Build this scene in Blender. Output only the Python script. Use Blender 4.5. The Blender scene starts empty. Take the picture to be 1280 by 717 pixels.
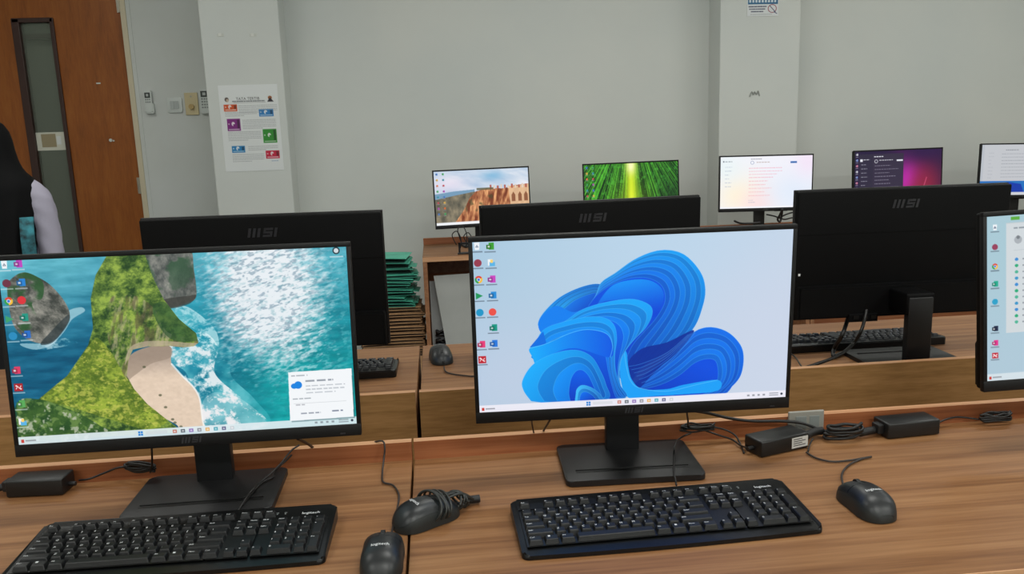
import bpy, bmesh, math, random
import numpy as np
from mathutils import Vector, Matrix, Euler
random.seed(7)
C = bpy.context.scene.collection
LE = 22.0
DK = 0.75                      # desk surface height
PI = math.pi

# ------------------------------------------------------------------ basics
def new_obj(name, me, parent=None, mats=(), loc=(0,0,0), rot=(0,0,0)):
    o = bpy.data.objects.new(name, me); C.objects.link(o)
    o.location = loc; o.rotation_euler = rot
    if parent is not None: o.parent = parent
    if me is not None and hasattr(me, 'materials') and mats:
        if len(me.materials) == 0:
            for m in mats: me.materials.append(m)
    return o
def obj(name, bm, mats, parent=None, loc=(0,0,0), rot=(0,0,0), smooth=None):
    me = bpy.data.meshes.new(name)
    bmesh.ops.recalc_face_normals(bm, faces=bm.faces)
    bm.to_mesh(me); bm.free()
    if smooth is not None:
        for p in me.polygons: p.use_smooth = True
        if smooth < 180: me.set_sharp_from_angle(angle=math.radians(smooth))
    if not isinstance(mats, (list, tuple)): mats = [mats]
    return new_obj(name, me, parent, mats, loc, rot)
def tag(o, label, cat, group=None):
    o['label'] = label; o['category'] = cat
    if group: o['group'] = group
    return o
def thing(name, label, cat, loc=(0,0,0), rz=0, group=None):
    o = bpy.data.objects.new(name, None); C.objects.link(o)
    o.location = loc; o.rotation_euler = (0,0,rz); o.empty_display_size = .05
    return tag(o, label, cat, group)
def struct(name, bm, mats, smooth=None):
    o = obj(name, bm, mats, smooth=smooth); o['kind'] = 'structure'; return o
def copy_tree(o, parent=None):
    c = o.copy(); C.objects.link(c)
    if parent is not None: c.parent = parent
    for ch in list(o.children): copy_tree(ch, c)
    return c

def BM(): return bmesh.new()
def box(bm, x0,x1,y0,y1,z0,z1, mi=0, bev=0, seg=2, M=None):
    t = bmesh.new()
    v = [t.verts.new((x,y,z)) for z in (z0,z1) for y in (y0,y1) for x in (x0,x1)]
    for f in ((0,1,3,2),(4,6,7,5),(0,4,5,1),(2,3,7,6),(0,2,6,4),(1,5,7,3)):
        t.faces.new([v[i] for i in f])
    if bev: bmesh.ops.bevel(t, geom=list(t.edges), offset=bev, segments=seg, affect='EDGES', profile=.5)
    merge(bm, t, mi, M)
def merge(bm, t, mi=0, M=None):
    mp = {}
    for v in t.verts: mp[v] = bm.verts.new(M @ v.co if M else v.co)
    for f in t.faces:
        try: g = bm.faces.new([mp[v] for v in f.verts]); g.material_index = mi
        except ValueError: pass
    t.free()
def prism(bm, pts, z0, z1, mi=0, bev=0, seg=2, M=None, zt=None):
    """outline pts (x,y) raised from z0 to z1 (or zt(x,y))"""
    t = bmesh.new(); n = len(pts)
    lo = [t.verts.new((p[0],p[1],z0)) for p in pts]
    hi = [t.verts.new((p[0],p[1], zt(p[0],p[1]) if zt else z1)) for p in pts]
    t.faces.new(lo[::-1]); top = t.faces.new(hi)
    for i in range(n): t.faces.new([lo[i],lo[(i+1)%n],hi[(i+1)%n],hi[i]])
    if bev: bmesh.ops.bevel(t, geom=list(top.edges), offset=bev, segments=seg, affect='EDGES', profile=.5)
    merge(bm, t, mi, M)
def rrect(x0,x1,y0,y1,r,n=5):
    out = []
    for cx,cy,a in ((x1-r,y1-r,0),(x0+r,y1-r,90),(x0+r,y0+r,180),(x1-r,y0+r,270)):
        for k in range(n+1):
            th = math.radians(a+90*k/n); out.append((cx+r*math.cos(th), cy+r*math.sin(th)))
    return out
def smooth_path(P, n=6):
    P = [Vector(p) for p in P]; out = []
    for i in range(len(P)-1):
        p0 = P[max(i-1,0)]; p1 = P[i]; p2 = P[i+1]; p3 = P[min(i+2,len(P)-1)]
        for k in range(n):
            t = k/n
            out.append(.5*((2*p1)+(-p0+p2)*t+(2*p0-5*p1+4*p2-p3)*t*t+(-p0+3*p1-3*p2+p3)*t**3))
    out.append(P[-1]); return out
def tube(bm, P, r, n=8, mi=0, smooth=6, radii=None):
    pts = smooth_path(P, smooth) if smooth else [Vector(p) for p in P]
    pp = [pts[0]]
    for p in pts[1:]:
        if (p-pp[-1]).length > 1e-5: pp.append(p)
    pts = pp; rings = []; up = Vector((0,0,1)); N = None
    for i,p in enumerate(pts):
        d = (pts[min(i+1,len(pts)-1)]-pts[max(i-1,0)]).normalized()
        if N is None:
            N = d.cross(up if abs(d.z) < .9 else Vector((1,0,0))).normalized()
        else:
            N = (N - d*N.dot(d)).normalized()
        B = d.cross(N); rr = r if radii is None else radii[min(i*len(radii)//len(pts), len(radii)-1)]
        rings.append([bm.verts.new(p+(N*math.cos(2*PI*k/n)+B*math.sin(2*PI*k/n))*rr) for k in range(n)])
    for a,b in zip(rings,rings[1:]):
        for k in range(n):
            f = bm.faces.new([a[k],a[(k+1)%n],b[(k+1)%n],b[k]]); f.material_index = mi
    for rg in (rings[0][::-1], rings[-1]):
        f = bm.faces.new(rg); f.material_index = mi
def cyl(bm, p0, p1, r, n=20, mi=0, r1=None):
    tube(bm, [p0,p1], r, n, mi, 0, None if r1 is None else [r,r1])
def loft(bm, rings, mi=0, caps=True):
    R_ = [[bm.verts.new(p) for p in rg] for rg in rings]; n = len(R_[0])
    for a,b in zip(R_,R_[1:]):
        for k in range(n):
            f = bm.faces.new([a[k],a[(k+1)%n],b[(k+1)%n],b[k]]); f.material_index = mi
    if caps:
        bm.faces.new(R_[0][::-1]).material_index = mi; bm.faces.new(R_[-1]).material_index = mi
    return R_

# ------------------------------------------------------------------ materials
def lin(c):
    return tuple((x/255/12.92 if x/255 <= .04045 else ((x/255+.055)/1.055)**2.4) for x in c)+(1,)
def mat(name, rgb, rough=.5, metal=0, spec=.5, coat=0, bump=None, vary=None, trans=0, emit=None, alpha=1):
    m = bpy.data.materials.new(name); m.use_nodes = True; nt = m.node_tree; b = nt.nodes['Principled BSDF']
    b.inputs['Base Color'].default_value = lin(rgb); b.inputs['Roughness'].default_value = rough
    b.inputs['Metallic'].default_value = metal; b.inputs['Specular IOR Level'].default_value = spec
    b.inputs['Coat Weight'].default_value = coat; b.inputs['Transmission Weight'].default_value = trans
    b.inputs['Alpha'].default_value = alpha
    tc = nt.nodes.new('ShaderNodeTexCoord')
    if emit: b.inputs['Emission Color'].default_value = lin(emit[0]); b.inputs['Emission Strength'].default_value = emit[1]
    if bump:
        nz = nt.nodes.new('ShaderNodeTexNoise'); nz.inputs['Scale'].default_value = bump[0]; nz.inputs['Detail'].default_value = 4
        bp = nt.nodes.new('ShaderNodeBump'); bp.inputs['Strength'].default_value = bump[1]; bp.inputs['Distance'].default_value = bump[2] if len(bump) > 2 else .001
        nt.links.new(tc.outputs['Object'], nz.inputs['Vector']); nt.links.new(nz.outputs['Fac'], bp.inputs['Height']); nt.links.new(bp.outputs['Normal'], b.inputs['Normal'])
    if vary:
        nz = nt.nodes.new('ShaderNodeTexNoise'); nz.inputs['Scale'].default_value = vary[0]; nz.inputs['Detail'].default_value = 5
        rp = nt.nodes.new('ShaderNodeValToRGB'); rp.color_ramp.elements[0].position = .3; rp.color_ramp.elements[1].position = .7
        rp.color_ramp.elements[0].color = lin(vary[1]); rp.color_ramp.elements[1].color = lin(rgb)
        mp = nt.nodes.new('ShaderNodeMapping'); mp.inputs['Scale'].default_value = vary[2] if len(vary) > 2 else (1,1,1)
        nt.links.new(tc.outputs['Object'], mp.inputs['Vector']); nt.links.new(mp.outputs['Vector'], nz.inputs['Vector'])
        nt.links.new(nz.outputs['Fac'], rp.inputs['Fac']); nt.links.new(rp.outputs['Color'], b.inputs['Base Color'])
    return m
def wood(name, dark, mid, light, rough=.42, sx=1.4, sy=34, knots=False, spec=.4):
    m = bpy.data.materials.new(name); m.use_nodes = True; nt = m.node_tree; b = nt.nodes['Principled BSDF']
    L = nt.links.new; tc = nt.nodes.new('ShaderNodeTexCoord')
    def noise(scale, vec, det=6, dist=0):
        mp = nt.nodes.new('ShaderNodeMapping'); mp.inputs['Scale'].default_value = vec
        nz = nt.nodes.new('ShaderNodeTexNoise'); nz.inputs['Scale'].default_value = scale
        nz.inputs['Detail'].default_value = det; nz.inputs['Distortion'].default_value = dist
        L(tc.outputs['Object'], mp.inputs['Vector']); L(mp.outputs['Vector'], nz.inputs['Vector']); return nz.outputs['Fac']
    a = noise(1, (sx, sy*1.3, sy*1.3), 6, .5); f = noise(1, (sx*5, sy*5, sy*5), 3)
    g = noise(1, (.9, 5, 5), 3)
    def mth(op, x, y):
        n = nt.nodes.new('ShaderNodeMath'); n.operation = op
        for i, v in enumerate((x, y)):
            if isinstance(v, (int, float)): n.inputs[i].default_value = v
            else: L(v, n.inputs[i])
        return n.outputs[0]
    s = mth('ADD', mth('MULTIPLY', a, .46), mth('ADD', mth('MULTIPLY', f, .34), mth('MULTIPLY', g, .20)))
    rp = nt.nodes.new('ShaderNodeValToRGB'); e = rp.color_ramp.elements
    e[0].position = .33; e[0].color = lin(dark); e[1].position = .67; e[1].color = lin(light)
    k = e.new(.49); k.color = lin(mid)
    L(s, rp.inputs['Fac']); col = rp.outputs['Color']
    if knots:
        vo = nt.nodes.new('ShaderNodeTexVoronoi'); vo.inputs['Scale'].default_value = 5.5
        L(tc.outputs['Object'], vo.inputs['Vector'])
        r2 = nt.nodes.new('ShaderNodeValToRGB'); r2.color_ramp.elements[0].position = .03; r2.color_ramp.elements[1].position = .06
        r2.color_ramp.elements[0].color = (.25,.2,.15,1); r2.color_ramp.elements[1].color = (1,1,1,1)
        L(vo.outputs['Distance'], r2.inputs['Fac'])
        mx = nt.nodes.new('ShaderNodeMix'); mx.data_type = 'RGBA'; mx.blend_type = 'MULTIPLY'; mx.inputs[0].default_value = 1
        L(col, mx.inputs[6]); L(r2.outputs['Color'], mx.inputs[7]); col = mx.outputs[2]
    L(col, b.inputs['Base Color']); b.inputs['Roughness'].default_value = rough; b.inputs['Specular IOR Level'].default_value = spec
    bp = nt.nodes.new('ShaderNodeBump'); bp.inputs['Strength'].default_value = .15; bp.inputs['Distance'].default_value = .0004
    L(f, bp.inputs['Height']); L(bp.outputs['Normal'], b.inputs['Normal'])
    return m

M_wall = mat('wall_paint', (208,211,206), .75, bump=(18,.12,.004), vary=(1.3,(200,205,202)))
M_wall2 = mat('wall_paint_cool', (202,206,204), .75, bump=(18,.12,.004), vary=(2.2,(194,198,193)))
M_ceil = mat('ceiling_board', (225,225,220), .9)
M_floor = mat('floor_tile', (120,118,112), .35, vary=(3,(100,98,94)))
M_desk = wood('desk_laminate', (106,67,37), (136,94,58), (158,116,77), rough=.48)
M_edge = wood('desk_edge_band', (170,118,82), (200,150,110), (215,170,130), sy=60)
M_lip = wood('desk_lip_laminate', (124,68,38), (154,92,56), (172,110,72), sy=50)
M_back = wood('desk_back_laminate', (142,104,60), (168,126,76), (188,144,94), sx=4, sy=40, rough=.6, knots=True)
M_side = wood('desk_side_laminate', (120,78,52), (150,104,72), (170,124,90), sx=34, sy=34)
M_door = wood('door_veneer', (122,66,16), (140,77,22), (152,89,31), sx=22, sy=3, rough=.4)
M_doorframe = mat('door_frame_cream', (196,186,160), .55)
M_darkframe = mat('vision_frame_brown', (52,26,18), .45)
M_glass = mat('vision_glass', (112,120,108), .12, spec=.5, trans=.0, alpha=.45)
M_corr = mat('corridor_paint', (122,126,112), .8)
M_black = mat('monitor_black_plastic', (14,14,16), .45, bump=(900,.06,.0003))
M_bezel = mat('monitor_bezel_black', (8,8,10), .5, spec=.35)
M_matte = mat('monitor_back_black', (5,5,6), .6, spec=.14, bump=(1200,.15,.0003))
M_logo = mat('logo_grey', (46,46,50), .3, spec=.6)
M_logodim = mat('bezel_logo_grey', (44,44,48), .4)
M_slot = mat('slot_black', (3,3,3), .4)
M_key = mat('key_plastic', (20,21,23), .42, bump=(1500,.05,.0002))
M_kbody = mat('keyboard_body_plastic', (10,11,12), .34, spec=.35)
M_white = mat('legend_white', (225,228,230), .5)
M_mshell = mat('mouse_shell_gloss', (17,21,24), .40, spec=.6)
M_mside = mat('mouse_side_matte', (30,34,34), .5)
M_rubber = mat('rubber_black', (14,14,15), .55)
M_cord = mat('cord_black', (16,15,15), .45)
M_cordbr = mat('cord_grey', (44,38,36), .5)
M_brick = mat('adapter_plastic', (16,17,18), .38, bump=(1500,.1,.0002))
M_sticker = mat('sticker_pale', (200,200,196), .6)
M_stickertx = mat('sticker_print', (60,60,60), .6)
M_plateW = mat('switch_white', (196,202,198), .4)
M_plateC = mat('switch_cream', (196,182,142), .45)
M_lcd = mat('remote_lcd', (52,58,56), .3)
M_btn = mat('remote_button', (130,136,134), .5)
M_btnw = mat('remote_button_pale', (172,178,176), .5)
M_steel = mat('hinge_steel', (170,165,150), .35, metal=.8)
M_sock = mat('socket_grey', (150,148,140), .5)
M_tape = mat('tape_mark', (196,200,192), .5)
M_led = mat('led_pale', (235,238,240), .4)
M_board = mat('leaning_board', (176,178,174), .6, vary=(5,(164,166,162)), bump=(12,.2,.004))
M_greenf = mat('green_file_card', (84,186,158), .5, vary=(14,(62,160,134)))
M_greend = mat('green_file_inner', (22,66,58), .6)
M_card = mat('cardboard', (190,150,108), .8, vary=(20,(160,122,84)))
M_cardd = mat('cardboard_flute_dark', (72,52,36), .85)
M_paper = mat('paper_white', (212,216,214), .7)
M_scarf = mat('hijab_black', (10,10,12), .8, spec=.2, bump=(60,.3,.002))
M_shirt = mat('shirt_lavender', (176,172,190), .8, bump=(40,.3,.003))
M_skin = mat('skin', (170,120,92), .55)
M_skirt = mat('skirt_black', (14,14,18), .85)
M_shoe = mat('shoe_black', (16,16,16), .4)
M_sash = mat('sash_teal', (60,150,165), .7, vary=(26,(12,22,26)))
M_screenglass = None

# ------------------------------------------------------------------ canvas: a picture computed as numbers, shown through vertex colours
def s2l(a): return np.where(a <= .04045, a/12.92, ((a+.055)/1.055)**2.4)
def crom(P, n=8, closed=True):
    P = np.array(P, float); m = len(P); out = []
    rng = range(m) if closed else range(m-1)
    for i in rng:
        p0,p1,p2,p3 = (P[(i-1)%m],P[i],P[(i+1)%m],P[(i+2)%m]) if closed else (P[max(i-1,0)],P[i],P[i+1],P[min(i+2,m-1)])
        for k in range(n):
            t = k/n
            out.append(.5*((2*p1)+(-p0+p2)*t+(2*p0-5*p1+4*p2-p3)*t*t+(-p0+3*p1-3*p2+p3)*t**3))
    if not closed: out.append(P[-1])
    return np.array(out)
class Canvas:
    def __init__(s, W, H, col=(0,0,0)):
        s.W, s.H = W, H; s.a = np.zeros((H, W, 3)); s.a[:] = np.array(col)/255
        s.V, s.U = np.meshgrid((np.arange(H)+.5)/H, (np.arange(W)+.5)/W, indexing='ij')
    def noise(s, fx, fy, seed, octv=4, gain=.55, rot=0):
        r = np.random.RandomState(seed); out = np.zeros((s.H,s.W)); amp = 1; tot = 0
        cx, sx_ = math.cos(rot), math.sin(rot)
        X0 = s.U*cx+s.V*sx_*s.H/s.W; Y0 = -s.U*sx_+s.V*cx*s.H/s.W
        for o in range(octv):
            g = r.rand(64,64); X = X0*fx*2**o+7.3; Y = Y0*fy*2**o+3.1
            xi = np.floor(X).astype(int); yi = np.floor(Y).astype(int); tx = X-xi; ty = Y-yi
            tx = tx*tx*(3-2*tx); ty = ty*ty*(3-2*ty)
            f = lambda i,j: g[(yi+j)%64,(xi+i)%64]
            out += amp*((f(0,0)*(1-tx)+f(1,0)*tx)*(1-ty)+(f(0,1)*(1-tx)+f(1,1)*tx)*ty); tot += amp; amp *= gain
        return out/tot
    def mask(s, pts, smooth=False, ss=2):
        P = crom(pts) if smooth else np.array(pts, float)
        m = np.zeros((s.H,s.W)); X = P[:,0]*s.W; Y = P[:,1]*s.H
        x0 = max(int(X.min())-1,0); x1 = min(int(X.max())+2,s.W); y0 = max(int(Y.min())-1,0); y1 = min(int(Y.max())+2,s.H)
        if x1 <= x0 or y1 <= y0: return m
        acc = np.zeros((y1-y0,x1-x0))
        for i in range(ss):
            for j in range(ss):
                gy, gx = np.meshgrid(np.arange(y0,y1)+(j+.5)/ss, np.arange(x0,x1)+(i+.5)/ss, indexing='ij')
                ins = np.zeros(gx.shape, bool); n = len(X)
                for k in range(n):
                    xa,ya,xb,yb = X[k],Y[k],X[(k+1)%n],Y[(k+1)%n]
                    if ya == yb: continue
                    c = ((ya > gy) != (yb > gy)) & (gx < (xb-xa)*(gy-ya)/(yb-ya)+xa); ins ^= c
                acc += ins
        m[y0:y1,x0:x1] = acc/(ss*ss); return m
    def fill(s, m, col, alpha=1):
        c = np.array(col, float)
        if c.ndim == 1: c = c/255
        k = (m*alpha)[...,None]; s.a = s.a*(1-k)+c*k
    def poly(s, pts, col, alpha=1, smooth=False): s.fill(s.mask(pts, smooth), col, alpha)
    def rect(s, u0,v0,u1,v1, col, alpha=1): s.poly([(u0,v0),(u1,v0),(u1,v1),(u0,v1)], col, alpha)
    def blob(s, u, v, ru, rv, col, alpha=1, p=1.0):
        d = ((s.U-u)/ru)**2+((s.V-v)/rv)**2; s.fill(np.exp(-d*p), col, alpha)
    def disc(s, u, v, ru, rv, col, alpha=1):
        s.poly([(u+ru*math.cos(t*PI/12), v+rv*math.sin(t*PI/12)) for t in range(24)], col, alpha)
    def line(s, pts, w, col, alpha=1, smooth=True):
        """w in canvas pixels"""
        P = crom(pts, 8, False) if smooth else np.array(pts, float)
        X = P*[s.W,s.H]; x0,y0 = np.maximum((X.min(0)-w-2).astype(int),0); x1,y1 = (X.max(0)+w+3).astype(int)
        x1 = min(x1,s.W); y1 = min(y1,s.H)
        if x1 <= x0 or y1 <= y0: return
        gy, gx = np.meshgrid(np.arange(y0,y1)+.5, np.arange(x0,x1)+.5, indexing='ij'); d = np.full(gx.shape, 1e9)
        for a,b in zip(X,X[1:]):
            ab = b-a; L2 = ab@ab+1e-9; t = np.clip(((gx-a[0])*ab[0]+(gy-a[1])*ab[1])/L2, 0, 1)
            d = np.minimum(d, np.hypot(gx-a[0]-t*ab[0], gy-a[1]-t*ab[1]))
        m = np.zeros((s.H,s.W)); m[y0:y1,x0:x1] = np.clip(w/2+.5-d, 0, 1); s.fill(m, col, alpha)
    def dash(s, u, v, w, col, h=.008, alpha=.75, seed=None, gap=.3):
        r = random.Random(seed if seed is not None else int(u*9999+v*777)); x = u
        while x < u+w:
            l = min(r.uniform(.012,.035)*1.0, u+w-x)
            s.rect(x, v, x+l*.8, v+h, col, alpha); x += l
    def icon(s, u, v, kind, col, sz=.0235, label=True, lcol=(70,80,95)):
        h = sz*s.W/s.H
        if kind == 'disc':
            s.disc(u, v, sz/2, h/2, col)
        elif kind == 'wheel':
            for k, cc in enumerate(((219,68,55),(244,190,60),(50,160,80))):
                a0 = -2.6+k*2.094; pts = [(u,v)]+[(u+sz/2*math.cos(a0+j*2.094/8), v+h/2*math.sin(a0+j*2.094/8)) for j in range(9)]; s.poly(pts, cc)
            s.disc(u, v, sz*.24, h*.24, (240,240,240)); s.disc(u, v, sz*.18, h*.18, (60,120,220))
        elif kind == 'bin':
            s.poly([(u-sz*.35,v-h*.5),(u+sz*.35,v-h*.5),(u+sz*.28,v+h*.45),(u-sz*.28,v+h*.45)], (238,242,246))
            s.line([(u-sz*.15,v+h*.1),(u,v-h*.15),(u+sz*.15,v+h*.1),(u-sz*.15,v+h*.1)], 1.2, (60,80,110), smooth=False)
        elif kind == 'play':
            s.poly([(u-sz*.4,v-h*.45),(u+sz*.5,v),(u-sz*.4,v+h*.45)], col)
        elif kind == 'folder':
            s.rect(u-sz*.4,v-h*.45,u+sz*.2,v+h*.35,(240,244,246)); s.rect(u-sz*.2,v-h*.1,u+sz*.5,v+h*.45,(90,180,230)); s.rect(u-sz*.1,v-h*.4,u+sz*.25,v,(250,210,110))
        elif kind == 'cloud':
            s.disc(u-sz*.2, v+h*.08, sz*.3, h*.25, col); s.disc(u+sz*.15, v, sz*.35, h*.35, col)
        elif kind == 'card':
            s.rect(u-sz*.5,v-h*.5,u+sz*.5,v+h*.5,col); s.line([(u-sz*.3,v+h*.2),(u-sz*.1,v-h*.15),(u+sz*.1,v+h*.15),(u+sz*.3,v-h*.2)],1.6,(250,235,235),smooth=False)
            s.disc(u-sz*.25,v-h*.2,sz*.1,h*.1,(250,235,235)); s.disc(u+sz*.25,v+h*.2,sz*.1,h*.1,(250,235,235))
        else:
            s.rect(u-sz*.2,v-h*.5,u+sz*.5,v+h*.42,col)
            d = tuple(int(x*.72) for x in col); s.rect(u-sz*.5,v-h*.25,u+sz*.12,v+h*.3,d); s.rect(u-sz*.32,v-h*.1,u-sz*.05,v+h*.12,(240,240,240),.8)
        if label:
            s.rect(u-sz*.75, v+h*.62, u+sz*.7, v+h*.62+.007, lcol, .55)
    def taskbar(s, col=(236,238,244), alpha=.93, centre=.5):
        s.rect(0,.957,1,1,col,alpha)
        s.rect(.008,.972,.016,.99,(200,60,50)); s.rect(.02,.975,.05,.983,(110,110,120),.6)
        x = .345
        for du in (0,.0075):
            for dv in (0,.0135): s.rect(x+du, .966+dv, x+du+.0065, .9775+dv, (0,130,215))
        s.rect(.366,.97,.43,.986,(205,210,216),.5)
        cols = [(190,90,70),(60,70,80),(120,80,170),(120,120,130),(230,160,60),(30,150,170),(60,60,110),(200,205,210)]
        for k, cc in enumerate(cols):
            u = .452+k*.0243; s.rect(u-.006,.968,u+.006,.988,cc,.85); s.rect(u-.003,.974,u+.003,.983,(245,245,248),.7)
        for k in range(4): s.rect(.872+k*.017,.973,.880+k*.017,.984,(90,95,105),.55)
        s.rect(.945,.968,.975,.974,(90,95,105),.55); s.rect(.945,.981,.975,.987,(90,95,105),.55); s.disc(.986,.978,.004,.007,(40,50,70))
def canvas_mesh(name, cv, w, h):
    """upright sheet in x-z, top row first; one colour per grid point"""
    W, H = cv.W, cv.H
    xs = np.linspace(-w/2, w/2, W); zs = np.linspace(h, 0, H)
    Z, X = np.meshgrid(zs, xs, indexing='ij')
    co = np.stack([X, np.zeros_like(X), Z], -1).reshape(-1,3).astype(np.float32)
    i = np.arange((H-1)*(W-1)); r = i//(W-1); c = i%(W-1); a = r*W+c
    q = np.stack([a, a+W, a+W+1, a+1], -1).astype(np.int32).ravel()
    me = bpy.data.meshes.new(name); nf = len(i)
    me.vertices.add(W*H); me.vertices.foreach_set('co', co.ravel())
    me.loops.add(nf*4); me.loops.foreach_set('vertex_index', q)
    me.polygons.add(nf); me.polygons.foreach_set('loop_start', (np.arange(nf)*4).astype(np.int32))
    me.update(calc_edges=True)
    at = me.color_attributes.new('picture', 'FLOAT_COLOR', 'POINT')
    rgba = np.ones((H*W,4), np.float32); rgba[:,:3] = s2l(np.clip(cv.a,0,1)).reshape(-1,3)
    at.data.foreach_set('color', rgba.ravel()); return me
def picture_mat(name, emit=1.0, rough=.4):
    m = bpy.data.materials.new(name); m.use_nodes = True; nt = m.node_tree; b = nt.nodes['Principled BSDF']
    at = nt.nodes.new('ShaderNodeVertexColor'); at.layer_name = 'picture'
    b.inputs['Roughness'].default_value = rough
    if emit:
        b.inputs['Base Color'].default_value = (.004,.004,.004,1); b.inputs['Specular IOR Level'].default_value = .25
        nt.links.new(at.outputs['Color'], b.inputs['Emission Color']); b.inputs['Emission Strength'].default_value = emit
    else: nt.links.new(at.outputs['Color'], b.inputs['Base Color'])
    return m
M_screen = picture_mat('lit_display', 1.0)
M_screendim = picture_mat('lit_display_grey', .72)
M_print = picture_mat('printed_paper', 0, .6)

# ------------------------------------------------------------------ text as mesh
TX = {}
def texts(reqs):
    obs = []
    for key, s, size in reqs:
        cu = bpy.data.curves.new('t', 'FONT'); cu.body = s; cu.size = size; cu.align_x = 'CENTER'; cu.align_y = 'CENTER'; cu.resolution_u = 2
        o = bpy.data.objects.new('t', cu); C.objects.link(o); obs.append((key,o))
    bpy.context.view_layer.update(); dg = bpy.context.evaluated_depsgraph_get()
    for key,o in obs:
        me = bpy.data.meshes.new_from_object(o.evaluated_get(dg))
        TX[key] = ([tuple(v.co) for v in me.vertices], [tuple(p.vertices) for p in me.polygons])
        bpy.data.meshes.remove(me)
    for key,o in obs:
        cu = o.data; bpy.data.objects.remove(o); bpy.data.curves.remove(cu)
def put_text(bm, key, fn, mi=0):
    vs, fs = TX[key]; V = [bm.verts.new(fn(v[0],v[1])) for v in vs]
    for f in fs:
        try: bm.faces.new([V[i] for i in f]).material_index = mi
        except ValueError: pass
def bar_logo(bm, w, y, mi=0, t=.0006, M=None):
    """three slanted bars, an angular s and an i: the maker's mark on the monitors; drawn in x-z, at depth y, facing -y"""
    h = w*.3; sl = h*.22
    def quad(x0, x1, z0, z1):
        tt = bmesh.new(); f = lambda x,z: (x+sl*(z/h), z)
        p = [f(x0,z0),f(x1,z0),f(x1,z1),f(x0,z1)]
        a = [tt.verts.new((q[0],y,q[1])) for q in p]; b = [tt.verts.new((q[0],y-t,q[1])) for q in p]
        tt.faces.new(a); tt.faces.new(b[::-1])
        for i in range(4): tt.faces.new([a[i],b[i],b[(i+1)%4],a[(i+1)%4]])
        merge(bm, tt, mi, M)
    X = -w/2; b = w*.085
    for k in range(3): quad(X+k*w*.155, X+k*w*.155+b, 0, h)
    X += w*.50; s = w*.30; th = h*.24
    quad(X, X+s, h-th, h); quad(X, X+s, h*.38, h*.38+th); quad(X, X+s, 0, th); quad(X, X+b*.8, h*.5, h); quad(X+s-b*.8, X+s, 0, h*.5)
    X += s+w*.06; quad(X, X+b, 0, h)

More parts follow.
